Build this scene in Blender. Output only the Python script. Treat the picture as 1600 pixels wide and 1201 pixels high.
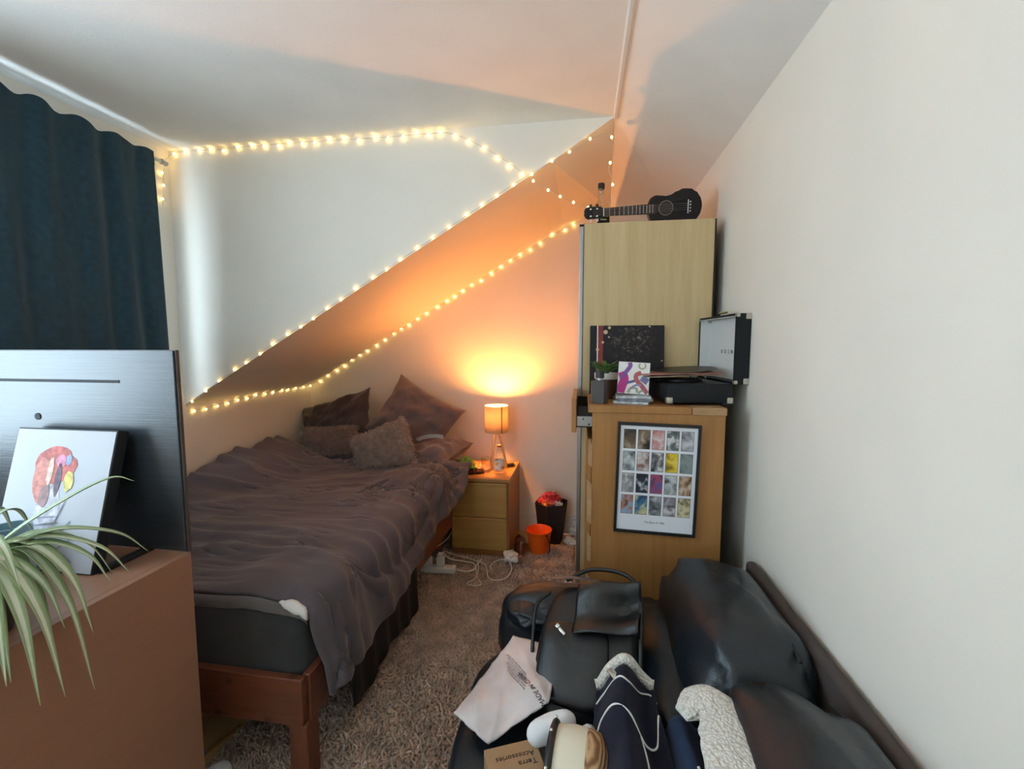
import bpy, bmesh, math, random
import numpy as np
from mathutils import Vector, Matrix, Euler, noise

# ------------------------------------------------------------------ camera, light, exposure
for o in list(bpy.data.objects):
    bpy.data.objects.remove(o)
SC = bpy.context.scene
COL = SC.collection
PI = math.pi
rng = random.Random(7)

cam_d = bpy.data.cameras.new('camera')
cam = bpy.data.objects.new('camera', cam_d)
COL.objects.link(cam)
cam_d.sensor_fit = 'HORIZONTAL'
cam_d.sensor_width = 36.0
cam_d.lens = 36.0 * 698.2 / 1600.0
cam_d.clip_start = 0.02
cam.location = (0, 0, 1.442)
cam.rotation_euler = (math.radians(90 - 5.07), 0, math.radians(9.016))
SC.camera = cam

W = bpy.data.worlds.new('overcast_sky')
SC.world = W
W.use_nodes = True
W.node_tree.nodes['Background'].inputs[0].default_value = (0.70, 0.87, 1.0, 1)
W.node_tree.nodes['Background'].inputs[1].default_value = 12.0

SC.view_settings.view_transform = 'Standard'
SC.view_settings.look = 'None'
SC.view_settings.gamma = 1.0
SC.view_settings.use_curve_mapping = False
SC.view_settings.exposure = 0.10
SC.cycles.use_denoising = True
SC.cycles.sample_clamp_indirect = 6.0
SC.cycles.max_bounces = 10
SC.cycles.diffuse_bounces = 6

def portal(name, loc, rot, sx, sy):
    d = bpy.data.lights.new(name, 'AREA')
    d.shape = 'RECTANGLE'; d.size = sx; d.size_y = sy
    d.cycles.is_portal = True
    o = bpy.data.objects.new(name, d); COL.objects.link(o)
    o.location = loc; o.rotation_euler = rot
    return o
# daylight comes in through the window of the left wall
portal('window_portal', (-2.37, 0.95, 1.58), (0, -PI/2, 0), 1.5, 2.2)
portal('added_fill_window_portal', (-1.525, -2.42, 1.58), (PI/2, 0, PI), 0.95, 1.35)  # portal of the invented rear window, which gives extra fill from behind the camera

LAMP_STRENGTH = 1450.0
FAIRY_STRENGTH = 14.0

# room constants
XL, XR, XA = -2.209, 0.612, 0.127
YB, YG, YR = 3.353, 2.174, -2.3
ZC, ZB, ZS = 2.474, 2.31, 1.106

# ------------------------------------------------------------------ materials
MATS = {}
def _nt(name):
    m = bpy.data.materials.new(name); m.use_nodes = True
    nt = m.node_tree
    b = nt.nodes['Principled BSDF']
    MATS[name] = m
    return m, nt, b
def lin(c):
    return tuple(c) + (1,) if len(c) == 3 else c
def N(nt, t, **kw):
    n = nt.nodes.new(t)
    for k, v in kw.items():
        if hasattr(n, k): setattr(n, k, v)
        else: n.inputs[k].default_value = v
    return n
def coords(nt, scale=(1, 1, 1), kind='Object', rot=(0, 0, 0)):
    tc = nt.nodes.new('ShaderNodeTexCoord')
    mp = nt.nodes.new('ShaderNodeMapping')
    mp.inputs['Scale'].default_value = scale
    mp.inputs['Rotation'].default_value = rot
    nt.links.new(tc.outputs[kind], mp.inputs['Vector'])
    return mp.outputs['Vector']
def ramp(nt, fac, stops):
    r = nt.nodes.new('ShaderNodeValToRGB')
    el = r.color_ramp.elements
    while len(el) < len(stops): el.new(0.5)
    for e, (p, c) in zip(el, stops):
        e.position = p; e.color = lin(c)
    nt.links.new(fac, r.inputs['Fac'])
    return r.outputs['Color']
def bump(nt, b, h, strength=0.3, dist=0.01):
    n = nt.nodes.new('ShaderNodeBump')
    n.inputs['Strength'].default_value = strength
    n.inputs['Distance'].default_value = dist
    nt.links.new(h, n.inputs['Height'])
    nt.links.new(n.outputs['Normal'], b.inputs['Normal'])
def plain(name, c, rough=0.6, metal=0.0, var=0.12, vs=9.0, bs=0.0, bscale=60.0, bdist=0.004, spec=0.5, sheen=0.0, coat=0.0):
    """soft noise-varied colour with an optional fine relief"""
    m, nt, b = _nt(name)
    v = coords(nt)
    n = N(nt, 'ShaderNodeTexNoise', Scale=vs, Detail=4.0)
    nt.links.new(v, n.inputs['Vector'])
    lo = tuple(x * (1 - var) for x in c[:3]); hi = tuple(min(1, x * (1 + var)) for x in c[:3])
    nt.links.new(ramp(nt, n.outputs['Fac'], [(0.3, lo), (0.7, hi)]), b.inputs['Base Color'])
    b.inputs['Roughness'].default_value = rough
    b.inputs['Metallic'].default_value = metal
    b.inputs['Specular IOR Level'].default_value = spec
    b.inputs['Sheen Weight'].default_value = sheen
    b.inputs['Coat Weight'].default_value = coat
    if bs > 0:
        n2 = N(nt, 'ShaderNodeTexNoise', Scale=bscale, Detail=3.0)
        nt.links.new(v, n2.inputs['Vector'])
        bump(nt, b, n2.outputs['Fac'], bs, bdist)
    return m
def wood(name, c1, c2, stretch=(14, 14, 1.2), rough=0.45, knots=0.0, bs=0.06, wave=2.0):
    m, nt, b = _nt(name)
    v = coords(nt, stretch)
    n = N(nt, 'ShaderNodeTexNoise', Scale=wave, Detail=6.0, Roughness=0.6, Distortion=0.6)
    nt.links.new(v, n.inputs['Vector'])
    n2 = N(nt, 'ShaderNodeTexNoise', Scale=wave * 9, Detail=3.0, Roughness=0.7)
    nt.links.new(v, n2.inputs['Vector'])
    mx = N(nt, 'ShaderNodeMath', operation='MULTIPLY_ADD')
    mx.inputs[1].default_value = 0.35
    nt.links.new(n2.outputs['Fac'], mx.inputs[0]); nt.links.new(n.outputs['Fac'], mx.inputs[2])
    col = ramp(nt, mx.outputs[0], [(0.42, c1), (0.62, tuple((a + q) / 2 for a, q in zip(c1, c2))), (0.86, c2)])
    if knots > 0:
        vo = N(nt, 'ShaderNodeTexVoronoi', Scale=7.0)
        nt.links.new(coords(nt, (1, 1, 1.6)), vo.inputs['Vector'])
        k = ramp(nt, vo.outputs['Distance'], [(0.0, (0, 0, 0)), (0.16, (1, 1, 1))])
        mi = N(nt, 'ShaderNodeMix', data_type='RGBA', blend_type='MULTIPLY')
        mi.inputs['Factor'].default_value = knots
        nt.links.new(col, mi.inputs['A']); nt.links.new(k, mi.inputs['B'])
        col = mi.outputs['Result']
    nt.links.new(col, b.inputs['Base Color'])
    b.inputs['Roughness'].default_value = rough
    bump(nt, b, mx.outputs[0], bs, 0.003)
    return m
def emit(name, c, s, base=(0.8, 0.8, 0.8)):
    m, nt, b = _nt(name)
    b.inputs['Base Color'].default_value = lin(base)
    b.inputs['Emission Color'].default_value = lin(c)
    b.inputs['Emission Strength'].default_value = s
    return m
def glass(name, c=(1, 1, 1), rough=0.02, alpha_mix=0.86):
    """thin clear glass or plastic: mostly lets light straight through, with a glossy skin"""
    m, nt, b = _nt(name)
    out = nt.nodes['Material Output']
    t = N(nt, 'ShaderNodeBsdfTransparent'); t.inputs[0].default_value = lin(c)
    g = N(nt, 'ShaderNodeBsdfGlossy'); g.inputs['Roughness'].default_value = rough
    lw = N(nt, 'ShaderNodeLayerWeight'); lw.inputs['Blend'].default_value = 0.5
    pw_ = N(nt, 'ShaderNodeMath', operation='POWER'); pw_.inputs[1].default_value = 3.0
    nt.links.new(lw.outputs['Facing'], pw_.inputs[0])
    ad = N(nt, 'ShaderNodeMath', operation='MULTIPLY_ADD'); ad.inputs[1].default_value = 0.5; ad.inputs[2].default_value = (1 - alpha_mix) * 0.35
    nt.links.new(pw_.outputs[0], ad.inputs[0])
    mx = N(nt, 'ShaderNodeMixShader')
    nt.links.new(ad.outputs[0], mx.inputs[0]); nt.links.new(t.outputs[0], mx.inputs[1]); nt.links.new(g.outputs[0], mx.inputs[2])
    nt.links.new(mx.outputs[0], out.inputs['Surface'])
    return m

M = MATS
plain('wall_paint', (0.85, 0.80, 0.715), 0.75, var=0.025, vs=3.0, bs=0.10, bscale=140, bdist=0.002, spec=0.3)
plain('ceiling_paint', (0.92, 0.90, 0.87), 0.85, var=0.03, vs=4.0, bs=0.16, bscale=90, bdist=0.003, spec=0.2)
plain('gloss_white', (0.82, 0.80, 0.76), 0.35, var=0.02)
wood('floor_board', (0.62, 0.40, 0.17), (0.78, 0.55, 0.27), (10, 1.0, 10), 0.35)
wood('pine_stain', (0.10, 0.030, 0.016), (0.20, 0.066, 0.034), (1.2, 12, 12), 0.38, knots=0.7)
wood('oak_light', (0.50, 0.36, 0.17), (0.63, 0.49, 0.27), (9, 9, 0.55), 0.42)
wood('oak_warm', (0.29, 0.125, 0.034), (0.39, 0.185, 0.058), (11, 11, 0.8), 0.42)
wood('oak_yellow', (0.40, 0.23, 0.065), (0.50, 0.30, 0.10), (0.8, 9, 12), 0.40)
wood('walnut_brown', (0.31, 0.155, 0.098), (0.34, 0.175, 0.112), (2, 2, 12), 0.42, bs=0.03)
plain('rug_yarn', (0.56, 0.43, 0.345), 0.95, var=0.30, vs=14.0, spec=0.1, sheen=0.2)
plain('rug_backing', (0.40, 0.31, 0.25), 0.95, var=0.2)
plain('duvet_cotton', (0.105, 0.088, 0.102), 0.85, var=0.10, vs=5.0, bs=0.25, bscale=240, bdist=0.002, spec=0.2, sheen=0.22)
plain('duvet_reverse', (0.15, 0.14, 0.145), 0.9, var=0.15, bs=0.2, bscale=200, bdist=0.002, spec=0.15, sheen=0.3)
plain('sheet_charcoal', (0.040, 0.040, 0.044), 0.9, var=0.15, bs=0.2, bscale=300, bdist=0.001, spec=0.15, sheen=0.3)
plain('white_cotton', (0.75, 0.74, 0.73), 0.85, var=0.04, spec=0.2)
plain('pillow_dark', (0.058, 0.048, 0.056), 0.85, var=0.12, bs=0.2, bscale=200, bdist=0.002, spec=0.2, sheen=0.3)
plain('pillow_grey', (0.135, 0.108, 0.120), 0.85, var=0.10, bs=0.2, bscale=200, bdist=0.002, spec=0.2, sheen=0.35)
plain('fur_brown', (0.27, 0.18, 0.155), 0.9, var=0.25, vs=25, spec=0.15, sheen=0.4)
plain('fur_taupe', (0.46, 0.36, 0.315), 0.9, var=0.30, vs=25, spec=0.15, sheen=0.4)
plain('curtain_navy', (0.022, 0.055, 0.082), 0.9, var=0.15, vs=40, bs=0.15, bscale=400, bdist=0.001, spec=0.15, sheen=0.25)
plain('metal_grey', (0.42, 0.42, 0.43), 0.38, metal=0.85, var=0.06)
plain('metal_chrome', (0.75, 0.74, 0.70), 0.25, metal=1.0, var=0.05)
plain('black_plastic', (0.012, 0.012, 0.014), 0.4, var=0.1)
plain('black_matte', (0.010, 0.010, 0.011), 0.7, var=0.1)
plain('white_plastic', (0.80, 0.80, 0.78), 0.35, var=0.02)

# ------------------------------------------------------------------ mesh helpers
class MB:
    def __init__(s): s.v = []; s.f = []
    def add(s, vs, fs):
        k = len(s.v); s.v += [tuple(p) for p in vs]; s.f += [tuple(i + k for i in q) for q in fs]; return s
    def box(s, x0, x1, y0, y1, z0, z1, mx=None, bev=0.0, seg=2):
        bm = bmesh.new()
        bmesh.ops.create_cube(bm, size=1.0)
        for q in bm.verts:
            q.co = Vector(((x0 + x1) / 2 + q.co.x * (x1 - x0), (y0 + y1) / 2 + q.co.y * (y1 - y0), (z0 + z1) / 2 + q.co.z * (z1 - z0)))
        if bev > 0:
            bmesh.ops.bevel(bm, geom=bm.edges[:], offset=bev, segments=seg, affect='EDGES', profile=0.5)
        return s.bm(bm, mx)
    def bm(s, bm, mx=None):
        bm.verts.index_update()
        vs = [(mx @ q.co if mx else q.co)[:] for q in bm.verts]
        s.add(vs, [[q.index for q in f.verts] for f in bm.faces]); bm.free(); return s
    def prism(s, poly, z0, z1, mx=None):
        n = len(poly)
        vs = [Vector((x, y, z0)) for x, y in poly] + [Vector((x, y, z1)) for x, y in poly]
        if mx: vs = [mx @ q for q in vs]
        fs = [tuple(range(n))[::-1], tuple(range(n, 2 * n))] + [(i, (i + 1) % n, n + (i + 1) % n, n + i) for i in range(n)]
        return s.add(vs, fs)
    def lathe(s, prof, n=24, mx=None, cap=True):
        vs = []; fs = []
        for r, z in prof:
            for i in range(n):
                a = 2 * PI * i / n; vs.append(Vector((r * math.cos(a), r * math.sin(a), z)))
        for j in range(len(prof) - 1):
            for i in range(n):
                fs.append((j * n + i, j * n + (i + 1) % n, (j + 1) * n + (i + 1) % n, (j + 1) * n + i))
        if cap:
            fs.append(tuple(range(n))[::-1]); fs.append(tuple(range((len(prof) - 1) * n, len(prof) * n)))
        if mx: vs = [mx @ q for q in vs]
        return s.add(vs, fs)
    def tube(s, pts, r, n=8, mx=None):
        pts = [Vector(p) for p in pts]
        rs = r if isinstance(r, (list, tuple)) else [r] * len(pts)
        vs = []; fs = []
        up = Vector((0, 0, 1)); last = None
        for i, p in enumerate(pts):
            t = (pts[min(i + 1, len(pts) - 1)] - pts[max(i - 1, 0)]).normalized()
            if last is None:
                a = t.cross(up if abs(t.z) < 0.9 else Vector((1, 0, 0))).normalized()
            else:
                a = (last - t * last.dot(t)).normalized()
            last = a; b = t.cross(a)
            for k in range(n):
                q = 2 * PI * k / n
                vs.append(p + (a * math.cos(q) + b * math.sin(q)) * rs[i])
        for i in range(len(pts) - 1):
            for k in range(n):
                fs.append((i * n + k, i * n + (k + 1) % n, (i + 1) * n + (k + 1) % n, (i + 1) * n + k))
        fs.append(tuple(range(n))[::-1]); fs.append(tuple(range((len(pts) - 1) * n, len(pts) * n)))
        if mx: vs = [mx @ q for q in vs]
        return s.add(vs, fs)
    def grid(s, fn, nu, nv, cu=False):
        vs = [fn(i / (nu if cu else nu - 1), j / (nv - 1)) for j in range(nv) for i in range(nu)]
        fs = []
        for j in range(nv - 1):
            for i in range(nu if cu else nu - 1):
                i2 = (i + 1) % nu
                fs.append((j * nu + i, j * nu + i2, (j + 1) * nu + i2, (j + 1) * nu + i))
        return s.add(vs, fs)
    def superbox(s, half, n=(3, 3), res=(28, 20), mx=None, fn=None):
        nu, nv = res; vs = []; fs = []
        def sp(c, e): return math.copysign(abs(c) ** e, c)
        e1, e2 = 2 / n[0], 2 / n[1]
        for j in range(nv + 1):
            ph = -PI / 2 + PI * j / nv
            for i in range(nu):
                th = 2 * PI * i / nu
                p = Vector((half[0] * sp(math.cos(ph), e1) * sp(math.cos(th), e2), half[1] * sp(math.cos(ph), e1) * sp(math.sin(th), e2), half[2] * sp(math.sin(ph), e1)))
                if fn: p = fn(p)
                vs.append(mx @ p if mx else p)
        for j in range(nv):
            for i in range(nu):
                fs.append((j * nu + i, j * nu + (i + 1) % nu, (j + 1) * nu + (i + 1) % nu, (j + 1) * nu + i))
        return s.add(vs, fs)
    def mesh(s, name, mat, off=(0, 0, 0), smooth=False):
        me = bpy.data.meshes.new(name)
        o = Vector(off)
        me.from_pydata([tuple(Vector(p) - o) for p in s.v], [], s.f)
        me.validate(clean_customdata=False)
        if mat is not None: me.materials.append(M[mat] if isinstance(mat, str) else mat)
        if smooth:
            me.shade_smooth()
            if smooth != 'all': me.set_sharp_from_angle(angle=math.radians(smooth if smooth is not True else 40))
        return me

def tag(o, label, cat, group=None):
    o['label'] = label; o['category'] = cat
    if group: o['group'] = group
    return o
def thing(name, label, cat, loc=(0, 0, 0), group=None):
    o = bpy.data.objects.new(name, None); COL.objects.link(o)
    o.location = loc; o.empty_display_size = 0.05
    return tag(o, label, cat, group)
def rootloc(p):
    while p.parent: p = p.parent
    return p.location
def part(name, mb, mat, parent, smooth=False, label=None):
    """one mesh object; vertices are given in world space and stored relative to the thing's base"""
    off = rootloc(parent)
    me = mb.mesh(name, mat, off, smooth) if isinstance(mb, MB) else mb
    o = bpy.data.objects.new(name, me); COL.objects.link(o); o.parent = parent
    if label: o['label'] = label
    return o
def solo(name, mb, mat, label, cat, loc, smooth=False, group=None):
    me = mb.mesh(name, mat, loc, smooth)
    o = bpy.data.objects.new(name, me); COL.objects.link(o); o.location = loc
    return tag(o, label, cat, group)
def struct(name, mb, mat, parent=None, smooth=False):
    me = mb.mesh(name, mat, (0, 0, 0), smooth)
    o = bpy.data.objects.new(name, me); COL.objects.link(o)
    if parent: o.parent = parent
    else: o['kind'] = 'structure'
    return o
def dup(o, parent=None, data=None):
    c = o.copy(); COL.objects.link(c); c.parent = parent
    return c
def nz(x, y=0.0, z=0.0): return noise.noise(Vector((x, y, z)))
def TR(loc, rot=(0, 0, 0)): return Matrix.Translation(Vector(loc)) @ Euler(rot).to_matrix().to_4x4()
def bez(p0, p1, p2, n=12):
    p0, p1, p2 = Vector(p0), Vector(p1), Vector(p2)
    return [p0 * (1 - t) ** 2 + p1 * 2 * t * (1 - t) + p2 * t * t for t in [i / (n - 1) for i in range(n)]]
def spline(pts, k=6):
    """Catmull-Rom through the points"""
    P = [Vector(p) for p in pts]; P = [P[0] * 2 - P[1]] + P + [P[-1] * 2 - P[-2]]
    out = []
    for i in range(1, len(P) - 2):
        for q in range(k):
            t = q / k
            out.append(0.5 * ((2 * P[i]) + (P[i + 1] - P[i - 1]) * t + (2 * P[i - 1] - 5 * P[i] + 4 * P[i + 1] - P[i + 2]) * t * t + (3 * P[i] - P[i - 1] - 3 * P[i + 1] + P[i + 2]) * t ** 3))
    out.append(P[-2]); return out
def text_mb(body, size, mx, depth=0.0006, spacing=1.0, align='CENTER'):
    cu = bpy.data.curves.new('lettering', 'FONT'); cu.body = body; cu.size = size; cu.align_x = align; cu.align_y = 'CENTER'
    cu.extrude = depth; cu.space_character = spacing; cu.resolution_u = 2
    o = bpy.data.objects.new('lettering', cu); COL.objects.link(o)
    dg = bpy.context.evaluated_depsgraph_get()
    me = o.evaluated_get(dg).to_mesh()
    mb = MB(); mb.add([mx @ q.co for q in me.vertices], [tuple(p.vertices) for p in me.polygons])
    bpy.data.objects.remove(o); bpy.data.curves.remove(cu)
    return mb

# ------------------------------------------------------------------ the room
fl = struct('floor', MB().box(XL - .1, XR + .1, YR - .1, YB + .1, -0.12, -0.016), 'floor_board')
pw, pl = 0.19, 1.25
me_plank = MB().box(-pw / 2 + .0012, pw / 2 - .0012, -pl / 2 + .0012, pl / 2 - .0012, -0.016, 0, bev=0.002, seg=1).mesh('plank', 'floor_board')
for i in range(15):
    x = XL + pw * (i + .5)
    y = YR - (i * 0.47) % pl
    while y < YB + pl / 2:
        if y - pl / 2 > YR - .9 and y + pl / 2 < YB + .95:
            o = bpy.data.objects.new('plank', me_plank); COL.objects.link(o); o.parent = fl; o.location = (x, y, 0)
        y += pl
# left wall with its window opening
WY0, WY1, WZ0, WZ1 = -0.05, 1.95, 0.98, 2.28
mb = MB()
mb.box(XL - .16, XL, YR, WY0, 0, ZC).box(XL - .16, XL, WY1, YB, 0, ZC)
mb.box(XL - .16, XL, WY0, WY1, 0, WZ0).box(XL - .16, XL, WY0, WY1, WZ1, ZC)
struct('wall_left', mb, 'wall_paint')
struct('wall_right', MB().box(XR, XR + .1, YR, YB, 0, ZC + .1), 'wall_paint')
struct('wall_back', MB().box(XL - .16, XR + .1, YB, YB + .1, 0, ZC + .1), 'wall_paint')
RX_0, RX_1, RZ_0, RZ_1 = -1.95, -1.10, 0.95, 2.20  # opening for the added rear window, out of view
mb = MB()
mb.box(XL - .16, RX_0, YR - .1, YR, 0, ZC + .1).box(RX_1, XR + .1, YR - .1, YR, 0, ZC + .1)
mb.box(RX_0, RX_1, YR - .1, YR, 0, RZ_0).box(RX_0, RX_1, YR - .1, YR, RZ_1, ZC + .1)
struct('wall_rear', mb, 'wall_paint')
struct('ceiling', MB().box(XL - .16, XA, YR, YG, ZC, ZC + .1), 'ceiling_paint')
# sloping ceiling over the sofa, down to the right wall
mb = MB()
e = (0.178, YB, 2.405)
a = [(XA, YR, ZC), (XR + .01, YR, ZB), (XR + .01, YG, ZB), (XA, YG, ZC)]
b2 = [(XA, YG, ZC), (XR + .01, YG, ZB), (XR + .01, YB, ZB), e]
mb.add(a + [(x, y, z + .1) for x, y, z in a], [(0, 1, 2, 3), (7, 6, 5, 4), (0, 4, 5, 1), (1, 5, 6, 2), (2, 6, 7, 3), (3, 7, 4, 0)])
mb.add(b2 + [(x, y, z + .1) for x, y, z in b2], [(0, 1, 2, 3), (7, 6, 5, 4), (0, 4, 5, 1), (1, 5, 6, 2), (2, 6, 7, 3), (3, 7, 4, 0)])
struct('ceiling_slope', mb, 'ceiling_paint')
# the boxed-in staircase that crosses the corner: upright face and soffit
fx, fz = -0.15, 2.300
poly = [(XL, ZS), (fx, fz), (XA, ZC - .001), (XA, ZC + .05), (XL, ZC + .05)]
mb = MB()
mb.prism(poly, -0.03, 0.0, TR((0, YG, 0), (PI / 2, 0, 0)))
struct('wall_bulkhead', mb, 'wall_paint')
mb = MB()
ys = YG + .03
q = [(XL, ys, ZS), (fx, ys, fz), (XA, ys, ZC), (XL, YB, ZS), (fx, YB, fz), e]
mb.add(q + [(x, y, z + .06) for x, y, z in q], [(0, 1, 4, 3), (1, 2, 5, 4), (6, 9, 10, 7), (7, 10, 11, 8), (0, 3, 9, 6), (3, 4, 10, 9), (4, 5, 11, 10), (2, 8, 11, 5), (0, 6, 7, 1), (1, 7, 8, 2)])
struct('ceiling_soffit', mb, 'wall_paint')
# bead along the crease of the ceiling
struct('trim_1', MB().tube([(XA + .004, YR, ZC - .004), (XA + .004, YG, ZC - .004)], 0.011, 6), 'gloss_white')
# skirting
def skirting(name, pts):
    mb = MB(); (x0, x1, y0, y1) = pts
    mb.box(x0, x1, y0, y1, 0, 0.115, bev=0.003)
    dx, dy = (x1 - x0) < (y1 - y0), (y1 - y0) < (x1 - x0)
    mb.box(x0 + (.0 if not dx else 0), x1, y0 + (.006 if dy else 0), y1, .115, .140, bev=0.005)
    struct(name, mb, 'gloss_white')
skirting('baseboard_back', (XL, XR, YB - .018, YB))
skirting('baseboard_left', (XL, XL + .018, YR, YB - .02))
skirting('baseboard_right', (XR - .018, XR, YR, YB - .02))
# window: frame, mullions, panes, sill
w1 = bpy.data.objects.new('window_1', None); COL.objects.link(w1); w1['kind'] = 'structure'
xm = XL - .10
mb = MB()
mb.box(xm - .03, xm + .03, WY0, WY1, WZ0, WZ0 + .06).box(xm - .03, xm + .03, WY0, WY1, WZ1 - .06, WZ1)
for yy in (WY0, WY0 + .97, WY1 - .06): mb.box(xm - .03, xm + .03, yy, yy + .06, WZ0 + .06, WZ1 - .06)
part('window_frame', mb, 'gloss_white', w1)
glass('window_glass', (0.97, 0.99, 1.0), 0.0, 0.97)
for y0, y1 in ((WY0 + .06, WY0 + .97), (WY0 + 1.03, WY1 - .06)):
    part('pane', MB().box(xm - .004, xm + .004, y0, y1, WZ0 + .06, WZ1 - .06), 'window_glass', w1)
w2 = bpy.data.objects.new('added_fill_window', None); COL.objects.link(w2); w2['kind'] = 'structure'  # unseen second window, added only to brighten the room from behind
ym = YR - .06
mb = MB().box(RX_0, RX_1, ym - .03, ym + .03, RZ_0, RZ_0 + .06).box(RX_0, RX_1, ym - .03, ym + .03, RZ_1 - .06, RZ_1)
for xx in (RX_0, (RX_0 + RX_1) / 2 - .03, RX_1 - .06): mb.box(xx, xx + .06, ym - .03, ym + .03, RZ_0 + .06, RZ_1 - .06)
part('window_frame', mb, 'gloss_white', w2)
for x0, x1 in ((RX_0 + .06, (RX_0 + RX_1) / 2 - .03), ((RX_0 + RX_1) / 2 + .03, RX_1 - .06)):
    part('pane', MB().box(x0, x1, ym - .004, ym + .004, RZ_0 + .06, RZ_1 - .06), 'window_glass', w2)
part('window_sill', MB().box(RX_0 - .03, RX_1 + .03, YR - .02, YR + .08, RZ_0 - .03, RZ_0, bev=.004), 'gloss_white', w2)
part('window_sill', MB().box(XL - .10, XL + .05, WY0 - .03, WY1 + .03, WZ0 - .03, WZ0, bev=.004), 'gloss_white', w1)


# ------------------------------------------------------------------ rug
RX0, RX1, RY0, RY1 = -1.25, -0.04, 0.75, 3.10
BX0, BX1, BY0, BY1 = -2.195, -0.862, 1.215, 3.30          # bed
CX0, CX1, CY0, CY1 = -0.872, -0.472, 2.853, 3.333         # bedside chest
rug = thing('shaggy_rug', 'taupe shaggy rug on the floor between the bed and the sofa', 'rug', ((RX0 + RX1) / 2, (RY0 + RY1) / 2, 0))
part('rug_backing', MB().box(RX0, RX1, RY0, RY1, 0.001, 0.008, bev=0.003), 'rug_backing', rug)
def tufts(P, Nrm, L, R, seed, bend=0.6, sides=3, rows=3, droop=0.0):
    """yarn tufts as bent tapered tubes at points P along normals Nrm (numpy arrays)"""
    g = np.random.default_rng(seed)
    n = len(P)
    rv = g.normal(size=(n, 3))
    t1 = np.cross(Nrm, rv); t1 /= np.linalg.norm(t1, axis=1, keepdims=True) + 1e-9
    t2 = np.cross(Nrm, t1)
    lean = t1 * bend + np.array([0, 0, -droop])
    Ls = L * g.uniform(0.65, 1.25, size=(n, 1)); Rs = R * g.uniform(0.75, 1.3, size=(n, 1))
    V = np.zeros((n, rows * sides, 3))
    for k in range(rows):
        t = k / (rows - 1)
        c = P + Nrm * Ls * t * (1 - 0.25 * t * bend) + lean * Ls * t * t
        rr = Rs * (0.75 + 0.5 * t if t < 0.7 else 0.55)
        for q in range(sides):
            a = 2 * PI * q / sides + t * 1.2
            V[:, k * sides + q] = c + (t1 * math.cos(a) + t2 * math.sin(a)) * rr
    F = []
    for k in range(rows - 1):
        for q in range(sides):
            F.append((k * sides + q, k * sides + (q + 1) % sides, (k + 1) * sides + (q + 1) % sides, (k + 1) * sides + q))
    F.append(tuple((rows - 1) * sides + q for q in range(4 if sides == 4 else 3)))
    quads = np.array([f for f in F if len(f) == 4]); tri = np.array([F[-1]])
    m = rows * sides
    base = (np.arange(n) * m)[:, None, None]
    fq = (quads[None] + base).reshape(-1, 4)
    me = bpy.data.meshes.new('tufts')
    me.vertices.add(n * m); me.vertices.foreach_set('co', V.reshape(-1).astype(np.float32))
    nq = len(fq)
    if sides == 3:
        ft = (tri[None] + base).reshape(-1, 3)
        me.loops.add(nq * 4 + len(ft) * 3); me.loops.foreach_set('vertex_index', np.concatenate([fq.reshape(-1), ft.reshape(-1)]).astype(np.int32))
        me.polygons.add(nq + len(ft))
        ls = np.concatenate([np.arange(nq) * 4, nq * 4 + np.arange(len(ft)) * 3])
    else:
        me.loops.add(nq * 4); me.loops.foreach_set('vertex_index', fq.reshape(-1).astype(np.int32))
        me.polygons.add(nq); ls = np.arange(nq) * 4
    me.polygons.foreach_set('loop_start', ls.astype(np.int32))
    me.update(calc_edges=True); me.validate()
    me.shade_smooth()
    return me
g = np.random.default_rng(3)
sp_ = 0.0108
gx, gy = np.meshgrid(np.arange(RX0 + .004, RX1 - .004, sp_), np.arange(RY0 + .004, RY1 - .004, sp_))
P = np.stack([gx.ravel(), gy.ravel(), np.full(gx.size, .006)], 1)
P[:, :2] += g.uniform(-.005, .005, size=(len(P), 2))
keep = np.ones(len(P), bool)
def cut(x0, x1, y0, y1):
    global keep
    keep &= ~((P[:, 0] > x0) & (P[:, 0] < x1) & (P[:, 1] > y0) & (P[:, 1] < y1))
cut(CX0 - .01, CX1 + .01, CY0 - .01, CY1)
cut(BX1 - .085, BX1 + .01, BY0 - .01, BY0 + .085)
cut(-0.33, 0.7, 0.3, 1.66)
P = P[keep]
Nn = np.tile(np.array([[0, 0, 1.0]]), (len(P), 1))
Nn[:, 0] += 0.5 * np.sin(P[:, 0] * 31 + P[:, 1] * 17) + g.normal(0, .35, len(P)); Nn[:, 1] += 0.5 * np.cos(P[:, 1] * 29 - P[:, 0] * 13) + g.normal(0, .35, len(P))
Nn /= np.linalg.norm(Nn, axis=1, keepdims=True)
me = tufts(P - np.array(rug.location[:]), Nn, 0.022, 0.0056, 5, bend=0.55)
me.materials.append(M['rug_yarn'])
o = part('rug_pile', me, None, rug); o['kind'] = 'stuff'

# ------------------------------------------------------------------ bed
bed = thing('double_bed', 'stained pine double bed with charcoal mattress standing against the left wall', 'bed', ((BX0 + BX1) / 2, (BY0 + BY1) / 2, 0))
ZT, ZBm = 0.373, 0.212
part('foot_rail', MB().box(BX0, BX1 - .012, BY0, BY0 + .028, ZBm, ZT, bev=.004), 'pine_stain', bed)
wood('pine_stain_long', (0.10, 0.030, 0.016), (0.20, 0.066, 0.034), (12, 1.2, 12), 0.38, knots=0.7)
wood('pine_stain_post', (0.10, 0.030, 0.016), (0.20, 0.066, 0.034), (12, 12, 1.2), 0.38, knots=0.4)
part('side_rail', MB().box(BX1 - .030, BX1 - .002, BY0 + .030, BY1 - .03, ZBm, ZT, bev=.004), 'pine_stain_long', bed)
part('side_rail', MB().box(BX0 + .002, BX0 + .030, BY0 + .030, BY1 - .03, ZBm, ZT, bev=.004), 'pine_stain_long', bed)
part('head_rail', MB().box(BX0, BX1, BY1 - .028, BY1, ZBm, ZT + .05, bev=.004), 'pine_stain', bed)
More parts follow.
